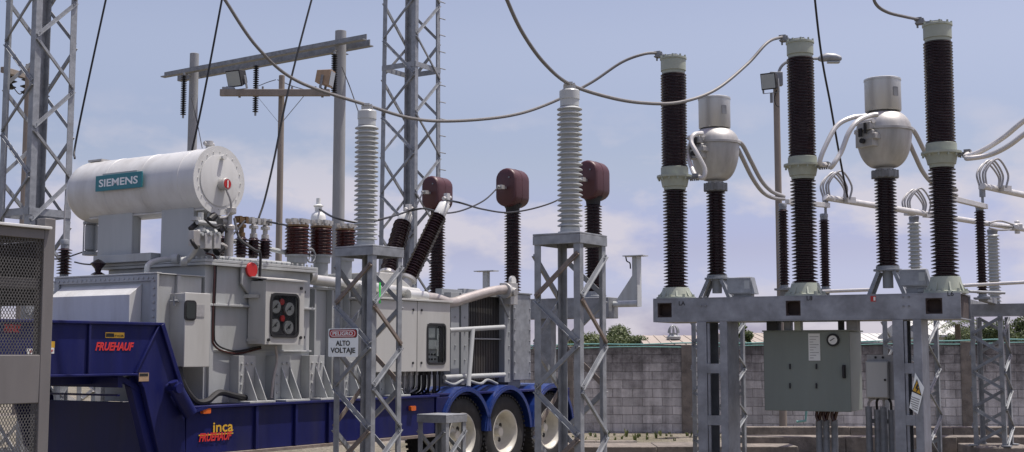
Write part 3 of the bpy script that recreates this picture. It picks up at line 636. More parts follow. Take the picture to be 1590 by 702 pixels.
def fat_bush(px, ybase, ytop, c, w):
    x, z0 = TR.side(px, ybase, c); _, zt = TR.side(px, ytop, c); h = zt - z0; mT = Matrix.Translation((x, c, 0)); r = w
    o = MB().lathe(sheds(r * .84, r, z0 + h * .14, z0 + h * .86, 8), 28, mT).build('low_voltage_bushing', 'red_brown', tf)
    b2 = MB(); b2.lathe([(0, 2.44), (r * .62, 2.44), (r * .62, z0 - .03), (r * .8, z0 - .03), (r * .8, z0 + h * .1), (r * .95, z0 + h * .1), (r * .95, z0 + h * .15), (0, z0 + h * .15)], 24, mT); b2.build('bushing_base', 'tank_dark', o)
    b2 = MB(); b2.lathe([(0, z0 + h * .86), (r * .93, z0 + h * .86), (r * .93, z0 + h * .91), (0, z0 + h * .91)], 24, mT); b2.build('top_ring', 'brass', o)
    b2 = MB()
    for k in range(7):
        a = 2 * math.pi * k / 7; q = Vector((x + r * .72 * math.cos(a), c + r * .72 * math.sin(a), z0 + h * .91)); b2.cyl(q, q + Vector((0, 0, h * .12)), .028, 8); b2.box(q.x - .045, q.x + .045, q.y - .02, q.y + .02, q.z + h * .05, q.z + h * .15)
    b2.build('terminal_clamp', 'alu', o)
fat_bush(461, 405, 344, .8, .155); fat_bush(498, 405, 346, .8, .15); fat_bush(536, 402, 351, .9, .145)
xw, zw = TR.side(480, 418, .72); hw = MB()
hw.tube([(xw + .085 * math.cos(k * math.pi / 8), .7, zw + .17 + .085 * math.sin(k * math.pi / 8)) for k in range(17)], .012, 6); hw.cyl((xw, .7, zw + .17), (xw, .85, zw + .17), .02, 8)
for k in range(3): hw.cyl((xw, .7, zw + .17), (xw + .085 * math.cos(k * 2.1), .7, zw + .17 + .085 * math.sin(k * 2.1)), .008, 6)
hw.build('handwheel', 'galv_dull', tf)
# pale bell bushing behind them
x, z0 = TR.side(494, 352, 1.35); mT = Matrix.Translation((x, 1.35, 0))
o = MB().lathe([(.0, z0 - .3), (.10, z0 - .3), (.10, z0), (.105, z0 + .02), (.10, z0 + .13), (.085, z0 + .17), (.045, z0 + .2), (.05, z0 + .26), (.07, z0 + .28), (.03, z0 + .3), (.03, z0 + .38), (0, z0 + .38)], 20, mT).build('neutral_bushing', 'white', tf)
# long pipes along the top
pp = MB(); pp.cyl(sp(476, 433, .42), sp(648, 455, .42), .065, 18); pp.cyl(sp(476, 428, .42), sp(484, 428, .42), .10, 18); pp.cyl(sp(632, 458, .35), sp(660, 461, .35), .075, 18)
pp.cyl(sp(555, 452, .38), sp(561, 453, .38), .1, 18); pp.build('oil_pipe', 'alu_can', tf)
lg = MB(); lg.tube(spline([sp(655, 461, .35), sp(678, 464, .35), sp(700, 470, .35), sp(725, 463, .33), sp(760, 453, .3), sp(786, 449, .28)], 8), .070, 18); lg.build('lagged_pipe', 'copper', tf)
vv = MB(); e = sp(789, 452, .28)
vv.cyl(e - Vector((.10, 0, 0)), e - Vector((.04, 0, 0)), .115, 20); vv.cyl(e - Vector((.02, 0, 0)), e + Vector((.06, 0, 0)), .10, 18); vv.cyl(e + Vector((0, .02, 0)), e + Vector((.0, -.14, -.02)), .06, 16); vv.box(e.x - .05, e.x + .14, .2, .4, e.z - .2, e.z + .12)
vv.build('butterfly_valve', 'alu', tf, .004)
g2 = MB(); g2.cyl(e + Vector((.04, -.03, .15)), e + Vector((.04, -.07, .15)), .075, 20); g2.cyl(e + Vector((.04, -.0, .05)), e + Vector((.04, -.02, .15)), .02, 8); g2.build('flow_gauge', 'alu_can', tf)
MB().cyl(e + Vector((.04, -.071, .15)), e + Vector((.04, -.074, .15)), .06, 18).build('gauge_face', 'white', tf)
# sloping turret and the two inclined bushings
tu = MB(); x0, _ = TR.side(583, 440, .5); x1, _ = TR.side(640, 440, .5)
tu.prism([(x0, 2.25), (x1 + .1, 2.25), (x1 + .02, 2.48), (x0 + .35, 2.70), (x0, 2.70)], face_y, .45, 1.45); tu.build('turret', 'cabinet', tf, .01)
def tilt_bush(p0, p1, cap0, cap1, c0, c1, r0, r1, n):
    A_, B_ = sp(*p0, c0), sp(*p1, c1); C_, D_ = sp(*cap0, c1), sp(*cap1, c1 - .03)
    m_ = axis_m(A_, B_); L = (B_ - A_).length
    o = MB().lathe(sheds(r0, r1, 0, L, n, .8), 26, m_).build('inclined_bushing', 'brown', tf)
    m2 = axis_m(B_, D_); l2 = (D_ - B_).length
    MB().lathe([(0, -.01), (r0 * .98, -.01), (r0 * 1.05, .02), (r0 * 1.0, l2 * .8), (r0 * .85, l2 * .92), (.03, l2 * .97), (.03, l2 * 1.2), (0, l2 * 1.2)], 24, m2).build('white_cap', 'white', o)
    t_ = MB(); k = m2 @ Vector((0, 0, l2 * 1.2)); t_.box(k.x - .035, k.x + .035, k.y - .03, k.y + .03, k.z - .05, k.z + .10); t_.cyl(k + Vector((-.09, 0, .02)), k + Vector((.09, 0, .05)), .025, 8); t_.build('terminal', 'bus', o)
    m3 = axis_m(A_, A_ - (B_ - A_) * .2); MB().lathe([(0, -.01), (r1 * 1.0, -.01), (r1 * 1.0, .03), (r0 * 1.05, .04), (r0 * 1.05, .3), (0, .3)], 22, m3).build('mounting_flange', 'alu', o)
    return k
kA = tilt_bush((603, 426), (626, 346), (626, 346), (633, 331), .95, 1.10, .098, .132, 20)
kB = tilt_bush((635, 432), (682, 334), (682, 334), (692, 315), .75, .62, .082, .118, 26)
# radiators and their posts
rd = MB(); xa, _ = TR.side(727, 520, .42); xb, _ = TR.side(783, 520, .42); _, zt = TR.side(755, 461, .42); zb = 1.26
for i in range(22):
    x = xa + (xb - xa) * (i + .5) / 22; rd.box(x - .011, x + .011, .44, 1.7, zb, zt)
rd.box(xa, xb, .52, 1.68, zb + .05, zt - .02); rd.build('radiator_fins', 'fin', tf)
rf = MB()
for px0, px1, c in ((700, 713, .34), (716, 727.5, .36), (783.5, 797, .34)):
    x0, _ = TR.side(px0, 520, c); x1, _ = TR.side(px1, 520, c); rf.box(x0, x1, c, c + .12, 1.22, zt + .03)
    bolts(rf, [((x0 + x1) / 2, c, 1.35 + i * .2) for i in range(6)], (0, -1, 0), .014)
x0, _ = TR.side(698, 520, .5); rf.box(x0, xa, .47, 1.7, 1.2, zt + .0); rf.box(xa - .05, xb + .05, .40, 1.7, zt + .003, zt + .03); rf.box(xa, xb, .40, .43, (zt + zb) / 2 - .02, (zt + zb) / 2 + .0)
rf.bar(sp(777, 462, .33), sp(790, 492, .33), .03, .02, (0, 1, 0))
for (px0, px1) in ((686, 718), (720, 748)):
    x0, _ = TR.side(px0, 455, 1.5); x1, _ = TR.side(px1, 455, 1.5); _, z1 = TR.side(px0, 448, 1.5); rf.box(x0, x1, 1.5, 1.62, zt - .3, z1)
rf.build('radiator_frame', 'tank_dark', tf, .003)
x0, _ = TR.side(797.5, 520, .30); x1, _ = TR.side(824, 520, .30); dx = MB(); dx.box(x0, x1, .30, 1.7, 1.25, zt + .06); dx.box(x0 + .04, x1 - .1, .42, 1.6, 1.12, 1.249); dx.box(x0 - .02, x1 + .02, .28, 1.72, zt + .062, zt + .085)
bolts(dx, [(x0 + .03, .30, 1.35 + i * .16) for i in range(8)], (0, -1, 0), .014); bolts(dx, [(x1 - .03, .30, 1.35 + i * .16) for i in range(8)], (0, -1, 0), .014)
dx.build('end_duct', 'galv', tf, .004)
hr = MB(); hr.cyl(sp(697, 513, .18), sp(782, 508, .18), .034, 14); hr.cyl(sp(690, 586, .2), sp(783, 582, .2), .034, 14); hr.build('guard_rail', 'tank', tf); MB().cyl(sp(734, 511, .16), sp(727, 600, .05), .034, 14).build('prop_tube', 'tank', tf)
wr = MB(); wr.tube(spline([sp(690, 592, .15), sp(705, 597, .15), sp(722, 590, .15), sp(745, 596, .15), sp(757, 590, .15), sp(772, 596, .15)], 6), .02, 8); wr.build('hose_bundle', 'tank_dark', tf)
# cover details: bolts, manholes
cv = MB(); cv.lathe([(0, 2.668), (.22, 2.668), (.22, 2.70), (0, 2.70)], 24, Matrix.Translation((-4.6, 1.2, 0))); cv.tube([(-5.5, .55, 2.72), (-3.95, .55, 2.72)], .02, 8); cv.tube([sp(352, 372, .9), sp(470, 398, .9)], .03, 8); cv.build('cover_fittings', 'tank', tf)
# ================================================================== 3. lattice stands with their white posts
def lattice(name, label, cat, front, w, H, n, leg_w, t, mat='galv', mats=('galv', 'galv_rust'), rz=57., taper=0., brace_w=None, plate=None, group=None, rings=(), foot=True, z0=0.):
    """square lattice column; `front` is the ground point of the corner nearest the camera"""
    fr = Frame(front[0], front[1], rz); c = fr.out((w / 2, w / 2, 0)); th = thing(name, label, cat, (c.x, c.y, z0), R(rz), group)
    H = H - z0; brace_w = brace_w or leg_w * .62
    def corner(sx_, sy_, z):
        k = w / 2 * (1 - taper * z / H); return Vector((sx_ * k, sy_ * k, z))
    for sx_, sy_ in ((-1, -1), (1, -1), (1, 1), (-1, 1)):
        m_ = MB().angle(corner(sx_, sy_, 0), corner(sx_, sy_, H), (-sx_, 0, 0), (0, -sy_, 0), leg_w, t)
        if foot: k = corner(sx_, sy_, 0); m_.box(k.x - leg_w, k.x + leg_w, k.y - leg_w, k.y + leg_w, -.0, .02)
        m_.build('leg', mat, th)
    # zigzag on each face: (corner it starts from at the top, the other corner, outward normal)
    faces = [((-1, -1), (-1, 1), (-1, 0, 0)), ((1, -1), (-1, -1), (0, -1, 0)), ((1, 1), (1, -1), (1, 0, 0)), ((-1, 1), (1, 1), (0, 1, 0))]
    top = H - (.16 if plate else .0); st = (top - .02) / n
    for fi, (a, b, nv) in enumerate(faces):
        nv = Vector(nv)
        for i in range(n):
            za, zb_ = top - i * st, top - (i + 1) * st
            p, q = (corner(*a, za), corner(*b, zb_)) if i % 2 == 0 else (corner(*b, za), corner(*a, zb_))
            off = nv * (.004 if i % 2 else .004)
            d = (q - p).normalized(); s_ = d.cross(nv).normalized()
            if s_.z < 0: s_ = -s_
            inset = d * leg_w * .3
            mt = mats[0] if (i + fi) % 2 else mats[1 if (fi + i * 3) % 4 != 2 else 0]
            br_ = MB().angle(p + off + inset - s_ * brace_w / 2, q + off - inset - s_ * brace_w / 2, s_, nv, brace_w, t * .7, brace_w * .55)
            for e_, sg_ in ((p, 1), (q, -1)):
                for k_ in (.45, .95):
                    c_ = e_ + off + d * sg_ * (leg_w * k_) + s_ * brace_w * .08; br_.cyl(c_, c_ + nv * (t * .7 + .012), .011, 6)
            br_.build('brace', mt, th)
    for z in rings:
        m_ = MB(); k = w / 2 * (1 - taper * z / H)
        for y in (-k, k): m_.box(-k, k, y - .01, y + .01, z - leg_w / 2, z + leg_w / 2)
        for x in (-k, k): m_.box(x - .01, x + .01, -k + .011, k - .011, z - leg_w / 2, z + leg_w / 2)
        m_.build('ring', mat, th)
    if plate:
        m_ = MB(); k = w / 2 + .012
        m_.box(-k, k, -k, -k + .01, H - plate, H); m_.box(-k, k, k - .01, k, H - plate, H); m_.box(-k, -k + .01, -k + .011, k - .011, H - plate, H); m_.box(k - .01, k, -k + .011, k - .011, H - plate, H)
        m_.box(-k, k, -k, k, H + .002, H + .02); m_.build('top_plate', mats[0], th, .003)
    return th, c
S1 = W(577, 548, 13.3); S2 = W(901, 548, 12.0)
zt1 = W(577, 383, 13.3).z; zt2 = W(901, 363, 12.0).z
st1, c1_ = lattice('lattice_stand', 'galvanised lattice stand with the danger sign, in front of the transformer', 'lattice stand', S1, .50, zt1, 6, .068, .011, plate=.085, brace_w=.05, group='lattice stands under the white posts')
st2, c2_ = lattice('lattice_stand', 'galvanised lattice stand by the trailer wheels, under the white post', 'lattice stand', S2, .50, zt2, 6, .068, .011, plate=.085, brace_w=.05, group='lattice stands under the white posts')
# strip of green tape on the leg
fr1 = Frame(S1.x, S1.y, 57); q = st1
MB().box(-.25 + .10, -.25 + .125, -.25 - .012, -.25 - .006, 2.28 - .12, 2.28 + .10).build('green_tape', 'green', st1)
def post_insulator(name, label, cat, x, y, z0, z1, r0, r1, n, mat='porcelain', cap_mat='porcelain', group=None, cap=.12, foot=.07, seg=28):
    th = thing(name, label, cat, (x, y, z0), 0, group); H = z1 - z0
    MB().lathe([(0, 0), (r1 * .95, 0), (r1 * .95, foot * .4), (r0 * 1.12, foot * .45), (r0 * 1.12, foot), (0, foot)], seg, None).build('foot', cap_mat, th)
    MB().lathe(sheds(r0, r1, foot - .002, H - cap, n), seg).build('ribbed_body', mat, th)
    zc = H - cap; MB().lathe([(0, zc - .002), (r0 * 1.08, zc - .002), (r0 * 1.08, zc + cap * .4), (r0 * 1.16, zc + cap * .42), (r0 * 1.16, H - .012), (r0 * 1.05, H), (0, H)], seg).build('cap', cap_mat, th)
    return th
def on_stand(c, Yc, ytop): return W(795, ytop, Yc).z
za = W(572, 172, c1_.y).z; zb_ = W(887, 140, c2_.y).z
p1 = post_insulator('post_insulator', 'pale grey ribbed post on the lattice stand with the danger sign', 'insulator', c1_.x - .04, c1_.y, zt1 + .021, za, .088, .128, 24, group='pale posts on lattice stands', cap=.16)
p2 = post_insulator('post_insulator', 'pale grey ribbed post on the stand by the trailer wheels', 'insulator', c2_.x, c2_.y, zt2 + .021, zb_, .085, .123, 24, group='pale posts on lattice stands', cap=.16)
def clamp(parent, z, s=1., mat='alu'):
    m_ = MB(); m_.lathe([(0, z), (.05 * s, z), (.05 * s, z + .015), (0, z + .015)], 14); m_.box(-.06 * s, .06 * s, -.025 * s, .025 * s, z + .016, z + .05); m_.box(-.03 * s, .03 * s, -.04 * s, .04 * s, z + .051, z + .075)
    for k in (-.045, .045): m_.cyl((k * s, 0, z + .01), (k * s, 0, z + .07), .01, 8)
    return m_.build('clamp', mat, parent)
clamp(p1, za - zt1 - .02); clamp(p2, zb_ - zt2 - .02)
# the danger sign
sgp = fr1.hit(533, 532, 0, -.075); sg = thing('danger_sign', 'white and red sign reading PELIGRO ALTO VOLTAJE', 'sign', fr1.out(sgp), R(57))
hw_, hh = (fr1.hit(511, 532, 0, -.075).y - fr1.hit(557, 532, 0, -.075).y) / 2, (fr1.hit(533, 510, 0, -.075).z - fr1.hit(533, 554, 0, -.075).z) / 2
MB().prism(rrect(-hw_, hw_, -hh, hh, .012, 3), face_x, -.004, .0).build('panel', 'sign_white', sg)
def sgt(body, z, size, mat, wd_): return text('lettering', body, (-.0125 if mat == 'white_text' else -.0065, 0, z), (R(90), 0, R(-90)), size, mat, sg, .022, 0, wd_)
def ringp(parent, name, x0, x1, z0, z1, r, th_, d0, d1, mat):
    o_ = rrect(x0, x1, z0, z1, r, 5); i_ = rrect(x0 + th_, x1 - th_, z0 + th_, z1 - th_, max(.002, r - th_), 5); m_ = MB()
    for i in range(len(o_)):
        j = (i + 1) % len(o_); m_.prism([o_[i], o_[j], i_[j], i_[i]], face_x, d0, d1)
    return m_.build(name, mat, parent)
MB().prism(rrect(-hw_ * .94, hw_ * .94, hh * .34, hh * .94, .025), face_x, -.0065, -.0045).build('red_field', 'ink', sg)
MB().prism(rrect(-hw_ * .91, hw_ * .91, hh * .37, hh * .91, .035), face_x, -.009, -.007).build('red_field', 'red', sg)
ringp(sg, 'white_outline', -hw_ * .84, hw_ * .84, hh * .43, hh * .85, .03, .006, -.0115, -.0095, 'white_text')
sgt('PELIGRO', hh * .64, hh * .36, 'white_text', hw_ * 1.36)
sgt('ALTO', -hh * .04, hh * .50, 'ink', hw_ * .95); sgt('VOLTAJE', -hh * .60, hh * .50, 'ink', hw_ * 1.66)
m_ = MB().box(.001, .074, hw_ * .55, hw_ * .75, -hh * .8, hh * .8).build('mounting_bar', 'galv', sg)
# the low stand in front of the wheels
L0 = W(693, 548, 15.7); zl = W(693, 647, 15.7).z
lowst, cl_ = lattice('low_stand', 'knee-high galvanised stand in front of the first trailer wheel', 'lattice stand', L0, .42, zl, 2, .065, .01, mats=('galv', 'galv'), plate=.08, brace_w=.045)

# ================================================================== 4. the breaker gantry
BY0, BY1 = -.26, .52
bxl, ztl = GB.side(1014, 468, BY0); bxr, ztr = GB.side(1491, 453, BY0); _, zbl = GB.side(1014, 500, BY0)
BZ1 = (ztl + ztr) / 2; BZ0 = zbl + .01
gt = thing('steel_gantry', 'long mottled galvanised box beam on two posts carrying the dark breaker poles', 'steel gantry', (GB.x, GB.y, 0), GB.a)
hol = []
for px0, px1, py in ((1021, 1043, 484), (1220, 1243, 477), (1437, 1463, 469)):
    a, z = GB.side(px0, py, BY0); b_, _ = GB.side(px1, py, BY0); hol.append((a, b_))
hz0, hz1 = BZ0 + .042, BZ1 - .042
bm = MB(); cuts = [bxl] + [v for h_ in hol for v in h_] + [bxr]
for i in range(0, len(cuts), 2): bm.box(cuts[i], cuts[i + 1], BY0, BY0 + .012, BZ0, BZ1)
for a, b_ in hol: bm.box(a, b_, BY0, BY0 + .012, BZ0, hz0); bm.box(a, b_, BY0, BY0 + .012, hz1, BZ1)
bm.box(bxl, bxr, BY0 + .0, BY1, BZ1 + .0015, BZ1 + .013); bm.box(bxl, bxr, BY0 + .0, BY1, BZ0 - .013, BZ0 - .0015); bm.box(bxl, bxr, BY1 - .012, BY1, BZ0, BZ1); bm.box(bxl, bxl + .012, BY0 + .013, BY1 - .013, BZ0, BZ1)
bm.build('beam', 'beam', gt)
ib = MB(); ib.box(bxl + .015, bxr - .03, BY0 + .10, BY0 + .11, BZ0 + .003, BZ1 - .003); ib.box(bxr - .028, bxr - .02, BY0 + .015, BY1 - .015, BZ0 + .003, BZ1 - .003); ib.build('beam_inside', 'rust', gt)
for a, b_ in hol:
    m_ = MB(); o_ = rrect(a - .001, b_ + .001, hz0 - .001, hz1 + .001, .002, 1); i_ = rrect(a + .012, b_ - .012, hz0 + .012, hz1 - .012, .02, 1)
    for i in range(len(o_)):
        j = (i + 1) % len(o_); m_.prism([o_[i], o_[j], i_[j], i_[i]], face_y, BY0 + .0125, BY0 + .0998)
    m_.build('opening_edge', 'rust', gt)
def btext(body, px, py):
    x, z = GB.side(px, py, BY0); text('stencil', body, (x, BY0 - .002, z), RX, .07, 'ink', gt, .01)
btext('LA', 1059, 471); btext('L8', 1257, 463); btext('L6', 1476, 456)
x, z = GB.side(1356, 464, BY0); MB().box(x - .028, x + .028, BY0 - .006, BY0 - .001, z - .03, z + .03).build('tag', 'red', gt); MB().box(x + .004, x + .024, BY0 - .010, BY0 - .0065, z - .02, z + .02).build('tag', 'white', gt)
for px in (1407, 1092):
    x, z = GB.side(px, 468, BY0)
    for i in (-1, 1):
        for j in (-1, 1): MB().cyl((x + i * .03, BY0 - .012, z + j * .05), (x + i * .03, BY0, z + j * .05), .012, 8).build('bolt', 'galv_dull', gt)
for px0, px1 in ((1083, 1130), (1388, 1433)):
    x0, _ = GB.side(px0, 600, BY0); x1, _ = GB.side(px1, 600, BY0)
    cm = MB(); d_ = .115
    for xa, xb, sgn in ((x0, x0 + d_, 1), (x1 - d_ * .75, x1, -1)):
        cm.box(xa, xb, BY0 + .0, BY0 + .014, 0, BZ0 - .016); cm.box(xa, xb, BY1 - .34, BY1 - .326, 0, BZ0 - .016)
        wx = xa if sgn > 0 else xb - .01; cm.box(wx, wx + .01, BY0 + .0145, BY1 - .3405, 0, BZ0 - .016)
    cm.bar((x0 + d_ + .02, BY0 + .03, 0), (x0 + d_ + .02, BY0 + .03, BZ0 - .03), .03, .03)
    cm.build('column', 'beam', gt, .003)
    for py in (580, 660):
        _, z = GB.side(px0, py - 8, BY0); m_ = MB().box(x0 + d_ + .001, x1 - d_ * .75 - .001, BY0 + .002, BY0 + .012, z - .055, z + .055); m_.build('batten', 'beam', gt)
    MB().box(x0 - .08, x1 + .08, BY0 - .1, BY1 - .2, .0, .03).build('base_plate', 'galv', gt)
# hanger brackets for the cabinets
def hanger(px0, px1, py1, y0, y1, mat):
    x0, _ = GB.side(px0, 505, y0); x1, z1 = GB.side(px1, py1, y0); MB().box(x0, x1, y0, y1, z1, BZ0 - .015).build('hanger', mat, gt, .003)
hanger(1190, 1206, 513, .0, .2, 'black'); hanger(1217, 1228, 513, .1, .2, 'galv'); hanger(1233, 1243, 513, .0, .12, 'flange'); hanger(1314, 1330, 513, .0, .2, 'galv_dull'); hanger(1301, 1310, 513, .1, .15, 'black')

# breaker poles
def breaker(label, px, pyb, ytops, Y):
    """ytops: rows of cap top, cap bottom, collar top, collar bottom, base top"""
    b = W(px, pyb, Y); bp = GB.inv(b); b = GB.out((bp.x, .0, 0)); th = thing('breaker_pole', label, 'circuit breaker', (b.x, b.y, BZ1 + .0135), GB.a, 'dark breaker poles on the beam')
    z = [W(px, y, b.y).z - BZ1 - .0135 for y in ytops]
    m_ = MB(); m_.lathe([(0, 0), (.235, 0), (.235, .022), (.20, .025), (.19, .03), (.155, z[4]), (.12, z[4] + .006), (0, z[4] + .006)], 32)
    for k in range(8):
        a = 2 * math.pi * k / 8; m_.cyl((.212 * math.cos(a), .212 * math.sin(a), .02), (.212 * math.cos(a), .212 * math.sin(a), .05), .018, 6); m_.prism([(.15, .025), (.215, .025), (.15, z[4] * .9)], lambda p, q, d, a=a: Vector((p * math.cos(a + .39) - d * math.sin(a + .39), p * math.sin(a + .39) + d * math.cos(a + .39), q)), -.008, .008)
    m_.build('base', 'flange', th)
    MB().lathe(sheds(.098, .148, z[4], z[3] - .03, 30, .93), 30).build('lower_insulator', 'brown', th)
    m_ = MB(); zc = z[3]; m_.lathe([(0, zc - .035), (.13, zc - .035), (.135, zc), (.15, zc + .005), (.17, zc + .10), (.215, zc + .115), (.215, zc + .14), (.165, zc + .145), (.165, z[2] - .005), (.15, z[2] + .003), (0, z[2] + .003)], 32)
    for k in range(12):
        a = 2 * math.pi * k / 12; m_.cyl((.195 * math.cos(a), .195 * math.sin(a), zc + .085), (.195 * math.cos(a), .195 * math.sin(a), zc + .115), .012, 6)
    m_.build('collar', 'flange', th)
    MB().lathe(sheds(.134, .158, z[2], z[1] - .03, 34, .95), 30).build('upper_insulator', 'brown', th)
    m_ = MB(); zt = z[0]; m_.lathe([(0, z[1] - .035), (.14, z[1] - .035), (.14, z[1]), (.152, z[1] + .004), (.152, zt - .045), (.162, zt - .04), (.162, zt - .018), (.10, zt), (0, zt)], 32)
    for k in range(10):
        a = 2 * math.pi * k / 10; m_.cyl((.15 * math.cos(a), .15 * math.sin(a), zt - .02), (.15 * math.cos(a), .15 * math.sin(a), zt + .006), .012, 6)
    m_.build('cap', 'flange', th)
    # terminal arm towards the incoming conductor, at the top
    m_ = MB(); m_.box(-.23, .06, -.05, .05, zt + .008, zt + .024); m_.box(-.22, -.13, -.04, .04, zt + .025, zt + .05); m_.box(-.24, -.16, -.03, .03, zt + .051, zt + .085)
    for k in (-.21, -.15): m_.cyl((k, 0, zt - .03), (k, 0, zt + .075), .011, 8)
    m_.build('top_terminal', 'galv_dull', th)
    m_ = MB(); zc += .125; m_.box(.15, .30, -.045, .045, zc - .035, zc - .02); m_.box(.24, .31, -.06, .06, zc - .019, zc + .02)
    for k in range(5): m_.cyl((.20 + k * .025, 0, zc - .06), (.20 + k * .025, 0, zc), .01, 6)
    m_.build('side_terminal', 'galv_dull', th)
    return Vector((b.x, b.y, BZ1)), z
B1, zB1 = breaker('dark brown breaker pole at the left end of the long steel beam', 1050, 455, (88, 111, 260, 291, 447), 15.4)
B2, zB2 = breaker('dark brown breaker pole above the sage green cabinet, between the two silver spheres', 1247, 448, (63, 86, 244, 274, 440), 14.6)
B3, zB3 = breaker('tallest-looking dark brown breaker pole, at the right end of the long steel beam', 1466, 440, (36, 61, 223, 256, 430), 13.9)

# current transformers: silver sphere with a can on top
def sphere_ct(label, px, Y, rows, s):
    """rows: can top, can bottom, flange, collar top, collar bottom, base top, foot"""
    c = W(px, rows[3], Y); th = thing('sphere_current_transformer', label, 'current transformer', (c.x, c.y, BZ1 + .0135), GB.a, 'silver sphere current transformers')
    z = [W(px, y, Y).z - BZ1 - .0135 for y in rows]
    MB().lathe(sheds(.09 * s, .13 * s, z[5], z[4] - .0, 27, .94), 28).build('ribbed_body', 'brown', th)
    m_ = MB(); m_.lathe([(0, z[4] - .01), (.115 * s, z[4] - .01), (.15 * s, z[4] + .012), (.15 * s, z[3] - .01), (.10 * s, z[3] - .004), (0, z[3] - .004)], 28)
    for k in range(12):
        a = 2 * math.pi * k / 12; m_.cyl((.14 * s * math.cos(a), .14 * s * math.sin(a), z[4]), (.14 * s * math.cos(a), .14 * s * math.sin(a), z[3]), .022 * s, 8)
    m_.build('collar', 'galv_dull', th)
    RS = .325 * s; zf = z[2]; zn = z[3]
    pr = [(0, zn - .003), (.105 * s, zn - .003), (.10 * s, zn + .03)]; hb_ = zf - zn - .03
    for k in range(1, 17): a = R(14 + 76 * k / 16); pr.append((RS * math.sin(a) ** .66, zn + .03 + hb_ * (1 - math.cos(a) / math.cos(R(14)))))
    pr += [(RS * 1.0, zf - .015), (RS * 1.06, zf - .012), (RS * 1.06, zf + .014), (RS * .99, zf + .016)]; hd_ = (z[1] - zf) * 1.04
    for k in range(1, 13): a = R(90 * k / 12); pr.append((max(0, RS * .98 * math.cos(a) ** .9) if k < 12 else 0, zf + .016 + hd_ * math.sin(a)))
    MB().lathe(pr, 48).build('sphere', 'alu', th, smooth=50)
    rc = .212 * s; m_ = MB().lathe([(0, z[1]), (rc * .96, z[1]), (rc * 1.0, z[1] + .012), (rc * 1.0, z[0] - .03), (rc * 1.025, z[0] - .028), (rc * 1.025, z[0] - .006), (rc * .97, z[0]), (0, z[0] + .008)], 44); m_.build('expansion_can', 'alu_can', th)
    a0 = R(-35); m_ = MB()
    m_.prism(rrect(-.035, .035, z[1] + (z[0] - z[1]) * .40, z[1] + (z[0] - z[1]) * .68, .01, 2), lambda p, q, d: Vector((math.cos(a0 + p / rc) * (rc + d), math.sin(a0 + p / rc) * (rc + d), q)), .002, .006); m_.build('rating_plate', 'galv_dull', th)
    # primary terminal block on the front left
    m_ = MB(); a = R(-118); mm_ = Matrix.Translation((math.cos(a) * RS * .83, math.sin(a) * RS * .83, zf - .06)) @ Matrix.Rotation(a + R(90), 4, 'Z')
    m_.box(-.13 * s, .13 * s, -.09, .04, -.16 * s, .03 * s, mm_); m_.box(-.08 * s, .11 * s, -.11, .0, .035 * s, .13 * s, mm_); m_.box(.03 * s, .17 * s, -.10, .02, -.08 * s, -.01 * s, mm_); m_.build('terminal_block', 'alu', th, .008)
    m_ = MB(); m_.box(-.05 * s, .0, -.13, -.115, -.04 * s, .06 * s, mm_); m_.box(.03 * s, .06 * s, -.13, -.115, -.01 * s, .12 * s, mm_); m_.cyl(mm_ @ Vector((.0, -.14, -.09)), mm_ @ Vector((.0, -.10, -.09)), .03, 12); m_.build('link', 'dark', th)
    m_ = MB(); m_.cyl(mm_ @ Vector((-.16 * s, -.06, .14 * s)), mm_ @ Vector((.12 * s, -.06, .14 * s)), .03, 12); m_.build('stud', 'bus', th)
    tp = mm_ @ Vector((-.0, -.06, .15 * s)); rt = Vector((RS * 1.02, .05, zf - .02))
    # base ring and splayed bracket legs
    m_ = MB(); m_.lathe([(0, z[6]), (.165 * s, z[6]), (.165 * s, z[6] + .02), (.135 * s, z[6] + .024), (.135 * s, z[5] + .004), (0, z[5] + .004)], 28); m_.build('base_ring', 'galv', th)
    for sx_, sy_ in ((-1, -1), (1, -1), (1, 1), (-1, 1)):
        MB().angle((sx_ * .235 * s, sy_ * .13, .002), (sx_ * .11 * s, sy_ * .11, z[6] - .002), (-sx_ * .4, 0, -.1), (0, -sy_, 0), .10, .012).build('bracket_leg', 'galv', th)
    m_ = MB(); m_.cyl((0, 0, z[6] * .35), (0, 0, z[6]), .06, 14); m_.build('secondary_gland', 'tank_dark', th)
    R_ = Matrix.Translation(c) @ Matrix.Rotation(GB.a, 4, 'Z')
    return th, c, Frame(c.x, c.y, -27), tp, rt
ct1, C1, FC1, tp1, rt1 = sphere_ct('silver sphere with a can on top, beside the leftmost dark breaker pole', 1111, 15.9, (152, 200, 224, 285, 297, 428, 434), .93)
ct2, C2, FC2, tp2, rt2 = sphere_ct('silver sphere with a can on top, beside the rightmost dark breaker pole', 1374, 14.9, (123, 174, 204, 265, 277, 414, 421), .98)
def junction_box(label, x0, x1, y0, y1, Y):
    a = W(x0, y1, Y); fj = Frame(a.x, a.y, -27); b_ = fj.side(x1, y1, 0); _, zt = fj.side((x0 + x1) / 2, y0, 0)
    th = thing('junction_box', label, 'junction box', (a.x, a.y, a.z), GB.a, 'grey junction boxes on the beam'); h = zt - a.z; w = b_[0]
    m_ = MB(); m_.prism([(.01, 0), (w, .0), (w - .05, h), (0.0, h * .97)], face_y, .0, .18); m_.box(-.012, w * .86, -.012, -.001, .01, h * .96); m_.build('housing', 'galv', th, .008)
    m_ = MB(); m_.box(w * .62, w * .82, -.016, -.013, h * .3, h * .78); m_.build('plate', 'tank', th)
    m_ = MB(); m_.box(.05, w - .05, .03, .15, BZ1 + .014 - a.z, -.001); m_.cyl((w * .55, .05, -.05), (w * .75, .05, -.05), .035, 12); m_.build('support', 'galv_dull', th)
junction_box('grey junction box right of the left silver sphere transformer', 1131, 1172, 430, 457, 15.5)
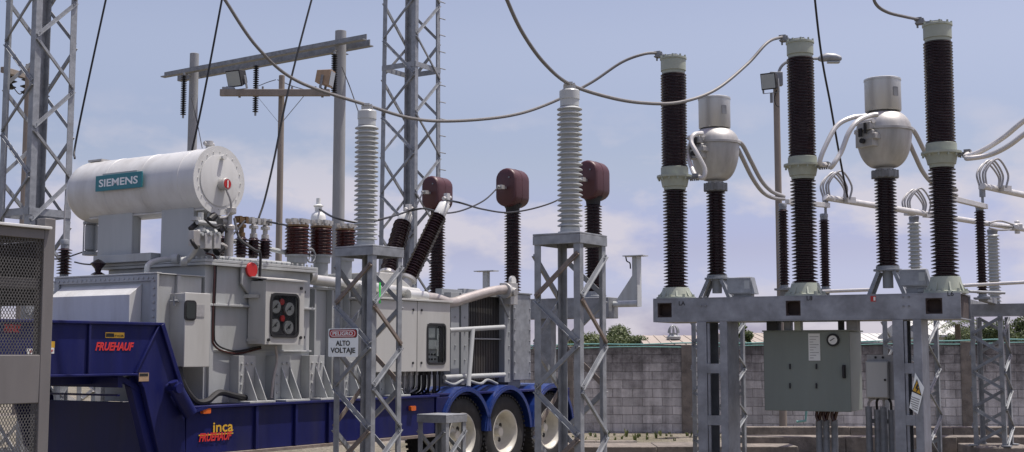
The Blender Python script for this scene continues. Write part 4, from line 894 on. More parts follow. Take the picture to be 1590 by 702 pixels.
junction_box('grey junction box right of the right silver sphere transformer', 1399, 1445, 417, 445, 14.5)

# cabinets hung under the beam
gx0, gz1 = GB.side(1185, 515, .05); gx1, gz0 = GB.side(1322, 640, .05)
mc_ = thing('mechanism_cabinet', 'big sage green steel cabinet with a round gauge hung under the beam', 'cabinet', GB.out((gx0, .05, gz0)), GB.a)
w, h = gx1 - gx0, gz1 - gz0
MB().box(.006, w - .003, .022, .62, .003, h - .004).build('housing', 'green_cab', mc_, .006)
MB().box(0, w, .0, .02, 0, h).build('door', 'green_cab', mc_, .006)
MB().box(-.01, w + .02, -.02, .64, h - .002, h + .014).build('roof_plate', 'green_cab', mc_, .004)
def gpos(px, py, d=0.): a, z = GB.side(px, py, .05 + d); return a - gx0, z - gz0
a, z = gpos(1294, 528); MB().cyl((a, -.03, z), (a, -.001, z), .072, 28).build('gauge_rim', 'black', mc_, .006); MB().cyl((a, -.034, z), (a, -.0305, z), .05, 24).build('gauge_face', 'white', mc_); MB().bar((a - .03, -.037, z - .01), (a + .02, -.037, z + .02), .008, .003, (0, 1, 0)).build('gauge_needle', 'ink', mc_)
a, z1 = gpos(1255, 518); b_, z = gpos(1274, 560); MB().box(a, b_, -.006, -.001, z, z1).build('instruction_plate', 'white', mc_)
tl = MB()
for i in range(9): tl.box(a + .015, b_ - .015 - .03 * (i % 3), -.008, -.0065, z1 - .04 - i * .03, z1 - .032 - i * .03)
tl.build('plate_lines', 'hose', mc_)
for px, py in ((1227, 569), (1268, 569), (1227, 599), (1268, 599)):
    a, z = gpos(px, py); MB().box(a - .008, a + .008, -.02, -.001, z - .03, z + .03).build('door_catch', 'dark', mc_, .003)
a, z = gpos(1311, 577); m_ = MB(); m_.box(a - .018, a + .018, -.02, -.001, z - .075, z + .075); m_.cyl((a, -.045, z - .06), (a, -.045, z + .06), .014, 10); m_.build('handle', 'black', mc_, .003)
for px, mat in ((1270, 'galv_dull'), (1281, 'galv_dull'), (1294, 'galv_dull')):
    a, z = gpos(px, 650, .2); m_ = MB(); m_.cyl((a, .25, -gz0 + .0), (a, .25, z - .02), .038, 14); m_.build('conduit', mat, mc_)
    m_ = MB(); m_.tube(spline([(a, .25, z - .03), (a + .01, .25, z + .02), (a + .05, .25, .05), (a + .05, .25, -.002)], 5), .022, 10); m_.tube(spline([(a, .22, z - .03), (a - .02, .22, z + .03), (a + .0, .22, .04), (a + .01, .22, -.002)], 5), .018, 10); m_.build('flexible_cable', 'red_brown', mc_)
bx0, bz1 = GB.side(1343, 555, .06); bx1, bz0 = GB.side(1391, 619, .06)
wb = thing('switch_box', 'small pale grey box between the green cabinet and the right post of the beam', 'cabinet', GB.out((bx0, .06, bz0)), GB.a); w, h = bx1 - bx0, bz1 - bz0
MB().box(.0, w, .10, .11, -.02, h + .03).build('back_plate', 'hose', wb); MB().box(.0, w * .76, .018, .099, 0, h - .04).build('housing', 'cabinet', wb, .005); MB().box(.01, w * .74, .0, .016, .01, h - .05).build('door', 'cabinet', wb, .005)
MB().cyl((w * .66, -.01, h * .45), (w * .66, 0, h * .45), .014, 10).build('lock', 'ink', wb)
for k in (.3, .55): MB().cyl((w * k, .09, h + .0), (w * k, .098, h + .0), .014, 8).build('stud', 'ink', wb)
for i, px in enumerate((1348, 1360, 1371, 1382)):
    a = GB.side(px, 640, .15)[0] - bx0; zt = -.10 - .03 * (i % 2); MB().cyl((a, .12 + .05 * (i % 2), -bz0), (a, .12 + .05 * (i % 2), zt), .036, 14).build('conduit', 'galv_dull', wb)
    MB().tube(spline([(a, .12 + .05 * (i % 2), zt - .01), (a + .01, .1, -.05), (w * (.2 + .17 * i), .07, -.002)], 5), .014, 8).build('flexible_cable', 'black' if i % 2 else 'hose', wb)
MB().bar((bx0 - bx0 - .02, .2, -.26), (w, .2, -.26), .03, .05).build('clip_bar', 'galv_dull', wb)
# warning sign: tall white rhombus with a yellow triangle
sx0, sz = GB.side(1424, 611, BY0 - .03); ws = thing('warning_sign', 'white warning sign with a yellow lightning triangle on the right post', 'sign', GB.out((sx0, BY0 - .03, sz)), GB.a + R(0))
u = .001 * 14.2 / 2.0
def q2(px, py): a, z = GB.side(px, py, BY0 - .03); return (a - sx0, z - sz)
quad = [q2(1412, 637), q2(1427, 643), q2(1435, 600), q2(1420, 579)]
MB().prism([q2(1412, 633), q2(1425, 643), q2(1435, 602), q2(1421, 579)], face_y, 0, .004).build('panel', 'sign_white', ws)
MB().prism([q2(1416, 608), q2(1431, 615), q2(1424, 588)], face_y, -.004, -.001).build('triangle', 'ink', ws); MB().prism([q2(1417.5, 606.5), q2(1429.5, 612.5), q2(1424, 591.5)], face_y, -.007, -.005).build('triangle', 'yellow', ws)
MB().prism([q2(1424.5, 596), q2(1421.5, 603), q2(1424, 604), q2(1422, 610), q2(1427.5, 603.5), q2(1425, 602.5), q2(1426.5, 597.5)], face_y, -.010, -.008).build('lightning_bolt', 'ink', ws)
ln = MB()
for i in range(6):
    p, q = q2(1414.2 - .0 + (.0 if i < 4 else .3 * i), 615.5 + i * 3.6), q2(1428.2 - .7 * i, 621 + i * 3.3); p, q = Vector((p[0], -.002, p[1])), Vector((q[0], -.002, q[1])); ln.bar(p, q, .011, .002, (0, 1, 0))
ln.build('text_lines', 'hose', ws)
# ================================================================== 5. conductors between the front posts and the breakers
def loc2w(fr, p, z0): q = fr.out((p.x, p.y, 0)); return Vector((q.x, q.y, p.z + z0))
def bterm(B, zB): q = GB.inv(B); o = GB.out((q.x - .2, 0, 0)); return Vector((o.x, o.y, BZ1 + zB[0] + .08))
T1, T2, T3 = bterm(B1, zB1), bterm(B2, zB2), bterm(B3, zB3)
k1 = Vector((c1_.x - .04, c1_.y, za + .06)); k2 = Vector((c2_.x, c2_.y, zb_ + .06))
G_W = 'thick sagging grey conductors'
wire('conductor', 'thick grey conductor sagging from the top left to the leftmost breaker pole', 'cable',
     [W(262, -150, 12.1), W(335, -25, 12.4), W(352, 4, 12.5), W(400, 74, 12.8), W(462, 126, 13.2), k1, W(640, 184, 14.0), W(705, 188, 14.3), W(790, 180, 14.7), W(850, 162, 15), W(915, 130, 15.2), W(965, 97, 15.3), W(1000, 84, 15.35), T1], .0175, 'cable', G_W)
wire('conductor', 'thick grey conductor hanging from the top centre to the middle breaker pole', 'cable',
     [W(748, -150, 10.8), W(780, -25, 11), W(789, 4, 11.1), W(812, 52, 11.3), W(845, 98, 11.6), k2, W(945, 151, 12.6), W(1000, 160, 13.0), W(1055, 159, 13.4), W(1110, 140, 13.8), W(1160, 100, 14.2), W(1192, 66, 14.4), T2], .0175, 'cable', G_W)
wire('conductor', 'thick grey conductor curving in from the top edge to the rightmost breaker pole', 'cable', [W(1320, -120, 12.8), W(1352, -20, 13.2), W(1360, 6, 13.3), W(1378, 19, 13.5), W(1405, 26, 13.7), T3], .0175, 'cable', G_W)
def bside(B, zB, dz=0.): q = GB.inv(B); o = GB.out((q.x + .29, 0, 0)); return Vector((o.x, o.y, BZ1 + zB[3] + .125 + dz))
G_H = 'white jumpers between breaker poles and spheres'
def jump(label, pts, r=.028, mat='bus', g=G_H): return wire('jumper', label, 'cable', pts, r, mat, g, 8, 10)
s1, s2, s3 = bside(B1, zB1), bside(B2, zB2), bside(B3, zB3)
jump('white jumper looping up in front of the left silver sphere', [s1, W(1092, 276, 15.2), W(1094, 262, 15.2), W(1082, 238, 15.2), W(1073, 220, 15.25), W(1078, 209, 15.3), W(1090, 207, 15.45)])
jump('short white jumper from the leftmost breaker pole to the left silver sphere', [s1 + Vector((0, 0, -.02)), W(1078, 270, 15.5), W(1071, 252, 15.7), W(1068, 235, 15.8), W(1076, 214, 15.75)])
jump('outer of the two white jumpers from the middle breaker pole to the right sphere', [s2, W(1273, 252, 14.4), W(1284, 222, 14.4), W(1300, 195, 14.45), W(1322, 183, 14.5), W(1345, 180, 14.6)])
jump('inner of the two white jumpers from the middle breaker pole to the right sphere', [s2 + Vector((.02, -.02, -.02)), W(1292, 258, 14.2), W(1306, 236, 14.2), W(1318, 206, 14.2), W(1332, 188, 14.25), W(1350, 180, 14.4), W(1362, 178, 14.45)])
G_R = 'grey jumpers leaving the spheres to the rear'
D1Y, D2Y = 19.0, 20.0
jump('upper grey jumper sagging from the left sphere to the rear terminals', [W(1140, 219, 15.8), W(1152, 224, 15.9), W(1166, 250, 16.5), W(1182, 280, 17.4), W(1198, 297, 18.3), W(1217, 305, 18.9)], .028, 'hose', G_R)
jump('lower grey jumper sagging from the left sphere to the rear terminals', [W(1146, 232, 15.9), W(1154, 248, 16.1), W(1168, 276, 16.8), W(1184, 298, 17.6), W(1200, 307, 18.4), W(1217, 309, 18.9)], .028, 'hose', G_R)
jump('upper grey jumper hanging behind the rightmost breaker pole', [W(1410, 197, 14.9), W(1420, 205, 15.1), W(1432, 228, 15.6), W(1446, 256, 16.4), W(1462, 280, 17.3), W(1485, 295, 18.2)], .028, 'hose', G_R)
jump('lower grey jumper hanging behind the rightmost breaker pole', [W(1412, 222, 14.9), W(1421, 242, 15.1), W(1432, 265, 15.6), W(1446, 283, 16.4), W(1465, 298, 17.3), W(1485, 303, 18.2)], .028, 'hose', G_R)
G_S = 'white jumpers leaving to the right edge'
jump('upper white jumper rising from the rightmost breaker pole to the right edge', [s3, W(1500, 243, 13.7), W(1525, 234, 13.6), W(1560, 212, 13.5), W(1600, 180, 13.3), W(1720, 95, 12.9)], .028, 'bus', G_S)
jump('lower white jumper rising from the rightmost breaker pole to the right edge', [s3 + Vector((.01, -.02, -.03)), W(1502, 246, 13.6), W(1535, 241, 13.5), W(1565, 227, 13.3), W(1605, 198, 13.1), W(1725, 118, 12.7)], .028, 'bus', G_S)
# thin dark droppers
G_D = 'thin dark dropper wires'
wire('dropper_wire', 'thin dark wire dropping steeply past the left lattice tower', 'cable', [W(197, -150, 19), W(140, 112, 19), W(117, 225, 19), W(116, 246, 18.8)], .016, 'black', G_D)
wire('dropper_wire', 'thin dark wire dropping behind the white tank\'s right end', 'cable', [W(374, -160, 19), W(322, 120, 19), W(299, 230, 19), W(290, 270, 19)], .016, 'black', G_D)
wire('dropper_wire', 'thin dark wire dropping from the top to the three small bushings', 'cable', [W(528, -165, 15.2), W(455, 110, 14.7), W(425, 250, 14.5), W(411, 310, 14.4), W(402, 338, 14.3)], .012, 'black', G_D)
wire('dropper_wire', 'thin dark wire slanting from the top right down to the rear loops', 'cable', [W(1250, -160, 17.4), W(1272, 60, 18.3), W(1290, 165, 19), W(1306, 255, 19.6), W(1316, 306, 20.0)], .016, 'black', G_D)

# ================================================================== 6. maroon-headed instrument transformers behind the trailer
def stad(w, h, n=10):
    """outline with rounded ends, standing"""
    r = w / 2; out = []
    for cz, a0 in ((h - r * .95, 0), (r * .8, 180)):
        for k in range(n + 1):
            a = R(a0 + 180 * k / n); ry = r * .95 if a0 == 0 else r * .8
            out.append((r * math.cos(a), cz + ry * math.sin(a)))
    return out
def maroon_ct(label, px, Y, ytop, yneck, ybot, clampside):
    c = W(px, yneck, Y); z0 = W(px, ybot, Y).z; zt = W(px, ytop, Y).z; hh = zt - c.z; th = thing('instrument_transformer', label, 'instrument transformer', (c.x, c.y, z0), R(57), 'maroon headed transformers behind the trailer')
    H = c.z - z0
    MB().lathe([(0, .0), (.2, 0), (.2, .04), (.17, .05), (.17, .12), (0, .12)], 22).build('base', 'galv', th)
    MB().lathe(sheds(.115, .165, .12, H - .06, 31, .95), 24).build('ribbed_body', 'brown', th)
    MB().lathe([(0, H - .065), (.13, H - .065), (.135, H), (.19, H + .08), (0, H + .08)], 24).build('neck', 'dark', th)
    w_ = hh * .60; poly = stad(w_, hh - .02); m_ = MB(); dp = .26
    # the head is a rounded slab: shallow chamfer at both faces
    rows = [(-dp, .90), (-dp * .93, .97), (-dp * .8, 1.0), (dp * .8, 1.0), (dp * .93, .97), (dp, .90)]; n = len(poly); vs_ = []; cz = hh / 2
    for d, k in rows: vs_ += [Vector((d, a * k, H + .02 + cz + (b - cz) * k)) for a, b in poly]
    fs_ = [tuple(range(n))[::-1], tuple(range((len(rows) - 1) * n, len(rows) * n))]
    for r_ in range(len(rows) - 1):
        for i in range(n): fs_.append((r_ * n + i, r_ * n + (i + 1) % n, (r_ + 1) * n + (i + 1) % n, (r_ + 1) * n + i))
    hd_ = m_.add(vs_, fs_).build('head', 'maroon', th, smooth=40)
    MB().prism([(a * 1.012, H + .02 + cz + (b - cz) * 1.012) for a, b in poly], face_x, -.012, .012).build('seam', 'maroon', hd_)
    m_ = MB(); m_.cyl((-dp - .002, -w_ * .2, H + hh * .75), (-dp - .02, -w_ * .2, H + hh * .75), .016, 8); m_.build('plug', 'galv_dull', hd_)
    m_ = MB(); m_.box(-dp - .14, -dp + .02, -.03, .03, H + hh * .46, H + hh * .52); m_.box(-dp - .20, -dp - .10, -.05, .05, H + hh * .44, H + hh * .54); m_.cyl((-dp - .2, 0, H + hh * .49), (-dp - .26, 0, H + hh * .49), .02, 8); m_.build('terminal', 'alu', th)
    fr = Frame(c.x, c.y, 57); q = fr.out((-dp - .22, 0, 0)); q2_ = fr.out((dp + .05, 0, 0))
    return Vector((q.x, q.y, z0 + H + hh * .49)), Vector((q2_.x, q2_.y, z0 + H + hh * .49)), z0
G1 = maroon_ct('maroon head on a dark ribbed post, partly behind the inclined white-capped bushing', 679, 25.5, 275, 328, 478, 0)
G2 = maroon_ct('maroon head on a dark ribbed post, standing clear against the sky above the radiator', 796, 24.6, 263, 324, 476, 0)
G3 = maroon_ct('maroon head on a dark ribbed post, half hidden by the second pale grey post', 921, 23.7, 251, 313, 463, 0)
def tfp(k): return TR.out(k)
KA, KB = tfp(kA), tfp(kB)
G_L = 'thin black leads'
wire('lead', 'thin black lead sagging from the pale bell bushing to the lower inclined bushing', 'cable', [TR.out(TR.hit(496, 325, 1, 1.35)), W(520, 338, 15.6), W(560, 346, 15.5), W(598, 339, 15.5), KA], .014, 'black', G_L)
wire('lead', 'thin black lead from the lower inclined bushing to the leftmost maroon head', 'cable', [KA, W(646, 320, 18), G1[0]], .014, 'black', G_L)
wire('lead', 'thin black lead sagging from the lower inclined bushing to the middle maroon head', 'cable', [KA, W(660, 324, 18), W(690, 331, 20), W(720, 326, 22), W(752, 311, 23.4), G2[0]], .014, 'black', G_L)
wire('lead', 'thin black lead sagging from the upper inclined bushing past the middle maroon head', 'cable', [KB, W(715, 315, 17), W(750, 325, 19.5), W(790, 330, 21.5), W(835, 322, 22.6), W(872, 307, 23.1), G3[0]], .014, 'black', G_L)
wire('lead', 'thin black lead from the three small bushings towards the fat brown bushings', 'cable', [TR.out(TR.hit(414, 344, 1, .72)), W(430, 347, 14.7), W(446, 350, 15)], .012, 'black', G_L)
# the beam they stand on, with its bracket
gz = G3[2]; XB = W(905, 480, 23.6); fb_ = Frame(XB.x, XB.y, -30)
rb = thing('rear_steel_frame', 'grey beam on posts carrying the maroon heads, with a white bracket at its right end', 'steel frame', (XB.x, XB.y, 0), R(-30))
m_ = MB(); m_.box(-3.9, .62, -.2, .2, gz - .38, gz - .003); m_.build('beam', 'galv_dull', rb, .01)
for x in (-.72, -3.4):
    MB().box(x - .11, x + .11, -.1, .1, 0, gz - .385).build('post', 'galv_dull', rb)
m_ = MB(); m_.cyl((.625, 0, gz - .13), (1.12, 0, gz - .13), .055, 14); m_.build('arm', 'porcelain', rb)
x0 = 1.0; m_ = MB(); m_.prism([(x0 - .33, gz - .07), (x0 + .12, gz - .07), (x0 + .12, gz + .72), (x0 - .0, gz + .72), (x0 - .0, gz + .38)], face_y, -.012, .012); m_.box(x0 + .121, x0 + .135, -.09, .09, gz - .18, gz + .72); m_.box(x0 - .14, x0 + .26, -.12, .12, gz + .722, gz + .738)
m_.build('bracket', 'porcelain', rb)
MB().tube(spline([(x0 - .1, -.06, gz + .72), (x0 - .08, -.06, gz + .64), (x0 - .02, -.06, gz + .6), (x0 - .01, -.06, gz + .5)], 5), .012, 6).build('earth_wire', 'black', rb)
T_ = W(755, 430, 24.4); q = fb_.inv(T_); m_ = MB(); m_.box(q.x - .05, q.x + .05, q.y - .05, q.y + .05, gz - .001, T_.z + .10); m_.box(q.x - .22, q.x + .22, q.y - .1, q.y + .1, T_.z + .101, T_.z + .117); m_.build('tee_bracket', 'porcelain', rb)

# ================================================================== 7. towers and poles
tA, cA = lattice('lattice_tower', 'tall galvanised lattice tower at the left edge, behind the white tank', 'lattice tower', W(37, 548, 20), .78, 8.85, 12, .115, .012, mats=('galv', 'galv_dull'), rings=(3.86, .1), brace_w=.06, group='tall lattice towers')
tB, cB = lattice('lattice_tower', 'tall galvanised lattice tower behind the transformer, between the two pale posts', 'lattice tower', W(642, 548, 26), .95, 10.65, 13, .105, .012, mats=('galv', 'galv_dull'), rings=(7.58, .1), brace_w=.06, taper=.12, group='tall lattice towers')
for i in range(20):
    z = 2.6 + i * .36; k = .475 * (1 - .12 * z / 10.65); MB().cyl((k - .03, -k, z), (k + .16, -k - .02, z), .011, 6).build('step_bolt', 'galv_dull', tB)
def pole(name, label, px0, px1, ytop, Y, mat, extra=None):
    c = W((px0 + px1) / 2, 548, Y); zt = W((px0 + px1) / 2, ytop, Y).z; r = (px1 - px0) / 2 * Y / F
    th = thing(name, label, 'pole', (c.x, c.y, 0)); MB().lathe([(0, 0), (r * 1.12, 0), (r * .93, zt - .01), (r * .8, zt), (0, zt)], 20).build('shaft', mat, th); return th, c, zt
pA, cpA, zA = pole('concrete_pole', 'slim grey concrete pole under the left end of the high steel crossbeam', 283, 298, 83, 37, 'concrete_pole')
pB, cpB, zB = pole('concrete_pole', 'thick grey concrete pole under the right end of the high steel crossbeam', 513, 532, 48, 34, 'concrete_pole')
d = (cpB - cpA); d.z = 0; d.normalize(); n_ = Vector((-d.y, d.x, 0)) 
hb = thing('crossbeam', 'long dark steel crossbeam slung between the two concrete poles', 'crossbeam', (cpA.x, cpA.y, 9.7), math.atan2(d.y, d.x)); L = (cpB - cpA).length
L = math.hypot(cpB.x - cpA.x, cpB.y - cpA.y)
for y in (-.24, .24): MB().angle((-.95, y, .0), (L + 1.1 - (.3 if y > 0 else 0), y, .12), (0, 0, 1), (0, 1 if y > 0 else -1, 0), .17, .03).build('rail', 'galv_dull', hb)
for x in (0, L): MB().box(x - .03, x + .03, -.30, .30, -.02 , .0).build('saddle', 'galv_dull', hb)
G_I = 'long dark insulator strings under the crossbeam'
def string(label, px, y0, y1, Y, n=22):
    a, b_ = W(px, y0, Y), W(px, y1, Y); th = thing('insulator_string', label, 'insulator', (a.x, a.y, b_.z), 0, G_I); H = a.z - b_.z
    MB().lathe(sheds(.03, .085, .06, H - .06, n), 14).build('ribbed_body', 'black', th); MB().cyl((0, 0, -.03), (0, 0, .07), .03, 8).build('fitting', 'galv', th); MB().cyl((0, 0, H - .07), (0, 0, H), .03, 8).build('fitting', 'galv', th); return a, b_
string('long dark insulator string hanging by the slim left concrete pole', 286, 113, 182, 36.2)
ia = string('long dark insulator string hanging free in the middle of the crossbeam', 398, 98, 178, 35.2)
string('long dark insulator string hanging by the thick right concrete pole', 519.5, 80, 148, 33.4)
wp, cw, zw_ = pole('wood_pole', 'thin wooden pole with a crossarm between the two concrete poles', 425, 435, 117, 30, 'wood')
xl, xr = W(344, 146, 30).x - cw.x, W(514, 146, 30).x - cw.x; za_ = W(430, 146, 30).z
MB().box(xl, xr, -.20, -.09, za_ - .08, za_ + .08).build('crossarm', 'wood', wp, .01)
m_ = MB()
for sgn in (-1, 1): m_.bar((sgn * .55, -.14, za_ - .08), (0, -.10, za_ - .75), .03, .008)
m_.build('arm_brace', 'galv_dull', wp)
for x in (xl + .16, xl + 1.0, xr - .9, xr - .35): MB().cyl((x, -.14, za_ + .081), (x, -.14, za_ + .15), .025, 8).build('pin', 'galv_dull', wp)
def flood(name, label, px, py, Y, w, h, d_, yaw, pitch, mat, group=None, foot=.2):
    c = W(px, py, Y); th = thing(name, label, 'floodlight', c, 0, group); mm_ = Matrix.Rotation(R(yaw), 4, 'Z') @ Matrix.Rotation(R(pitch), 4, 'X')
    m_ = MB(); vs_ = [mm_ @ Vector(p) for p in [(-w / 2, -d_ / 2, -h / 2), (w / 2, -d_ / 2, -h / 2), (w / 2, -d_ / 2, h / 2), (-w / 2, -d_ / 2, h / 2), (-w * .36, d_ / 2, -h * .36), (w * .36, d_ / 2, -h * .36), (w * .36, d_ / 2, h * .36), (-w * .36, d_ / 2, h * .36)]]
    m_.add(vs_, [(0, 1, 2, 3), (5, 4, 7, 6), (1, 0, 4, 5), (2, 1, 5, 6), (3, 2, 6, 7), (0, 3, 7, 4)]); m_.build('housing', mat, th, .01)
    MB().box(-w * .44, w * .44, -d_ / 2 - .012, -d_ / 2 - .002, -h * .42, h * .42, mm_).build('lens', 'lamp_glass', th)
    m_ = MB()
    for s_ in (-1, 1): m_.box(s_ * w * .52 - .008, s_ * w * .52 + .008, -.03, .03, -h * .5 - .06, .04, mm_)
    m_.box(-w * .53, w * .53, -.03, .03, -h * .5 - .075, -h * .5 - .062, mm_); k = mm_ @ Vector((0, 0, -h * .5 - .07)); m_.cyl(k, k - Vector((0, 0, foot)), .03, 10); m_.build('bracket', 'galv_dull', th); return th
flood('floodlight', 'dark floodlight with a pale lens on the left end of the wooden crossarm', 369, 121, 29.9, .42, .40, .30, -28, 18, 'dark')
flood('floodlight', 'tan floodlight seen from its side at the right end of the wooden crossarm', 504, 121, 29.9, .34, .40, .36, 80, 10, 'tan')
m_ = MB(); c = W(355, 139, 29.9); m_.box(-.14, .14, -.08, .08, -.05, .05); o = m_.build('ballast_box', 'galv', None, .01); o.location = c; tag(o, 'small metal box on the crossarm beside the dark floodlight', 'box')
G_T = 'thin telephone lines'
wire('thin_wire', 'thin line sagging from the free insulator string to the wooden crossarm', 'cable', [W(398, 135, 33), W(415, 128, 31), W(428, 124, 30.2)], .010, 'black', G_T)
wire('thin_wire', 'thin line stretched from the wooden pole top to the thick concrete pole', 'cable', [W(431, 124, 30), W(455, 134, 31), W(476, 140, 32)], .010, 'black', G_T)
wire('guy_wire', 'thin stay wire with a dark grip beside the thick concrete pole', 'cable', [W(531, 104, 33.6), W(545, 140, 33), W(558, 178, 32)], .014, 'black', None)
wire('guy_wire', 'faint stay wire running down beside the slim concrete pole', 'cable', [W(297, 150, 36.5), W(306, 190, 36), W(314, 230, 35)], .012, 'black', None)
# far left pole with three black insulators
fp, cf, zf = pole('wood_pole', 'wooden pole with a slanting crossarm seen through the left lattice tower', 23, 35, 100, 35, 'wood')
m_ = MB(); a = W(4, 108, 34.6) - Vector((cf.x, cf.y, 0)); b_ = W(72, 128, 36.5) - Vector((cf.x, cf.y, 0)); m_.bar(a, b_, .14, .16); m_.build('crossarm', 'wood', fp, .01)
for lab, px, py in (('black insulator on the left end of the far slanting crossarm', 16, 122), ('black insulator in the middle of the far slanting crossarm', 42, 130), ('black insulator on the right end of the far slanting crossarm', 68, 136)):
    c = W(px, py, 35.5); m_ = MB(); m_.lathe([(0, -.30), (.09, -.30), (.17, -.24), (.06, -.20), (.06, -.14), (.19, -.08), (.06, -.03), (.05, .06), (.16, .10), (.05, .15), (0, .2)], 16); o = m_.build('pin_insulator', 'black', None); o.location = c; tag(o, lab, 'insulator', 'pin insulators on the far crossarm')
wire('thin_wire', 'thin jumper drooping under the far slanting crossarm', 'cable', [W(16, 126, 35.3), W(24, 140, 35.3), W(32, 146, 35.3), W(42, 134, 35.4)], .014, 'black')
# light pole on the right
lp, clp, zl_ = pole('light_pole', 'weathered light pole behind the middle breaker pole', 1208.5, 1219, 116, 26, 'wood')
flood('floodlight', 'floodlight on a short arm left of the middle breaker pole', 1196, 126, 25.7, .32, .34, .24, -32, 12, 'dark')
MB().box(-.16, .10, -.2, -.06, zl_ - .26, zl_ + .02).build('arm_box', 'galv_dull', lp, .01)
arm = MB(); e = W(1272, 91, 26) - Vector((clp.x, clp.y, 0)); arm.tube(spline([(0, 0, zl_ - .3), (.1, 0, zl_ + .15), (.4, 0, zl_ + .32), e], 6), .03, 8); arm.build('lamp_arm', 'galv_dull', lp)
m_ = MB(); s0 = e
m_.tube([s0 + Vector((-.02, 0, -.01)), s0 + Vector((.03, 0, .0)), s0 + Vector((.16, 0, .03)), s0 + Vector((.32, 0, .02)), s0 + Vector((.43, 0, -.005)), s0 + Vector((.46, 0, -.02))], [.04, .07, .09, .085, .06, .02], 14); m_.build('street_lamp_head', 'galv', lp)
MB().box(s0.x + .16, s0.x + .42, -.06, .06, s0.z - .10, s0.z - .055).build('lamp_glass', 'lamp_glass', lp, .02)
wire('thin_wire', 'thin loose wire dangling below the right floodlight', 'cable', [W(1206, 140, 25.7), W(1203, 152, 25.7), W(1205, 163, 25.7), W(1210, 166, 25.8)], .010, 'black')

# ================================================================== 8. rear disconnectors, loops and tubes
G_K = 'dark posts of the rear disconnectors'
def rear_post(label, px, Y, ytop, ybot, mat, r0, r1, n, group):
    b_ = W(px, ybot, Y); t_ = W(px, ytop, Y); th = post_insulator('post_insulator', label, 'insulator', b_.x, b_.y, b_.z, t_.z, r0, r1, n, mat, 'galv', group, .09, .05, 22); return b_, t_
d1 = rear_post('dark ribbed post directly behind the left side of the middle breaker pole', 1218, D1Y, 316, 448, 'brown', .052, .082, 26, G_K)
d2 = rear_post('dark ribbed post under the cable loops, right of the middle breaker pole', 1282, D2Y, 332, 450, 'brown', .054, .084, 26, G_K)
d3 = rear_post('dark ribbed post under the cable loops, right of the rightmost breaker pole', 1526, 19.6, 318, 462, 'brown', .054, .084, 30, G_K)
G_P = 'pale grey posts under the rear tube'
e1 = rear_post('pale grey ribbed post under the tube, left of the rightmost breaker pole', 1423, 22.3, 336, 470, 'porcelain', .075, .118, 20, G_P)
e2 = rear_post('pale grey ribbed post close beside the dark post near the right edge', 1545, 24.4, 356, 474, 'porcelain', .085, .125, 20, G_P)
blades = [('flat switch arm from behind the middle breaker pole to the post under the loops', W(1222, 313, D1Y), W(1286, 319, D2Y)), ('flat switch arm from behind the rightmost breaker pole to the right dark post', W(1470, 306, 18.6), W(1531, 321, 19.6))]
for lab, a, b_ in blades:
    o = MB().bar(a, b_, .07, .075).build('isolator_blade', 'bus', None, .006, origin=a); tag(o, lab, 'isolator blade', 'flat arms of the rear switches')
def loops(label, px, py, Y, dirv, post_top):
    c = W(px, py, Y); th = thing('cable_loops', label, 'cable loops', c, 0, 'bundles of cable loops'); u = Vector(dirv).normalized()
    v = Vector((-u.y, u.x, 0))
    for i, (h, w_, o_) in enumerate(((.44, .34, -.07), (.42, .30, -.03), (.43, .33, .02), (.40, .36, .06))):
        p0 = v * o_ * .6 - u * .02 * i; p1 = u * w_ + v * o_ * 1.4
        o_ *= .6
        MB().tube(spline([p0, p0 + Vector((0, 0, h * .55)) - u * .03 + v * o_ * .6, (p0 + p1) / 2 + Vector((0, 0, h)) + v * o_, p1 + Vector((0, 0, h * .5)) + u * .03 + v * o_ * .4, p1], 7), .016, 8).build('cable', 'hose', th)
    m_ = MB(); m_.bar(-u * .08, u * .10, .10, .06); m_.bar(u * (w_ + -.02), u * (w_ + .14), .11, .09); m_.build('clamp', 'bus', th)
    m_ = MB(); pt = Vector(post_top) - c; m_.cyl((pt.x, pt.y, pt.z - .01), (pt.x, pt.y, -.03), .022, 8); m_.cyl((pt.x, pt.y, pt.z * .55), (pt.x, pt.y, -.03), .045, 10); m_.build('stem', 'galv', th)
    return c
lA = loops('bundle of grey cable loops right of the middle breaker pole', 1286, 309, D2Y, (.9, .42, 0), d2[1])
lC = loops('bundle of grey cable loops near the right edge', 1529, 291, 19.6, (.9, .42, 0), d3[1])
lB = loops('bundle of grey cable loops on the pale post left of the rightmost breaker pole', 1412, 332, 22.0, (.9, .42, 0), e1[1] )
wire('bus_tube', 'long white tube running from the middle cable loops away to the right edge', 'bus tube', [W(1282, 306, 19.9), W(1320, 313, 20.4), W(1596, 357, 25), W(1720, 374, 26.9)], .05, 'bus', 'white rear tubes', 10, 12)
wire('bus_tube', 'white tube leaving the right cable loops to the right edge', 'bus tube', [W(1526, 289, 19.5), W(1600, 305, 20.6), W(1720, 330, 22.3)], .05, 'bus', 'white rear tubes', 10, 12)
G_B = 'flexible leads at the right end of the long tube'
for k, lab in enumerate(('upper flexible lead at the right end of the long tube', 'middle flexible lead at the right end of the long tube', 'lower flexible lead at the right end of the long tube')):
    wire('flexible_lead', lab, 'cable', [W(1536, 346 + k * 4, 23.6), W(1550, 343 + k * 7, 23.8), W(1562, 345 + k * 6, 24), W(1578, 351 + k * 2, 24.4)], .018, 'hose', G_B)
c = W(1577, 353, 24.3); m_ = MB(); m_.box(-.08, .10, -.10, .10, -.06, .06); m_.cyl((.03, 0, -.12), (.03, 0, .12), .05, 12); m_.cyl((-.03, -.12, 0), (-.03, .12, 0), .05, 12); o = m_.build('tube_clamp', 'bus', None, .01); o.location = c; tag(o, 'cast clamp on the long white tube at the right edge', 'clamp')
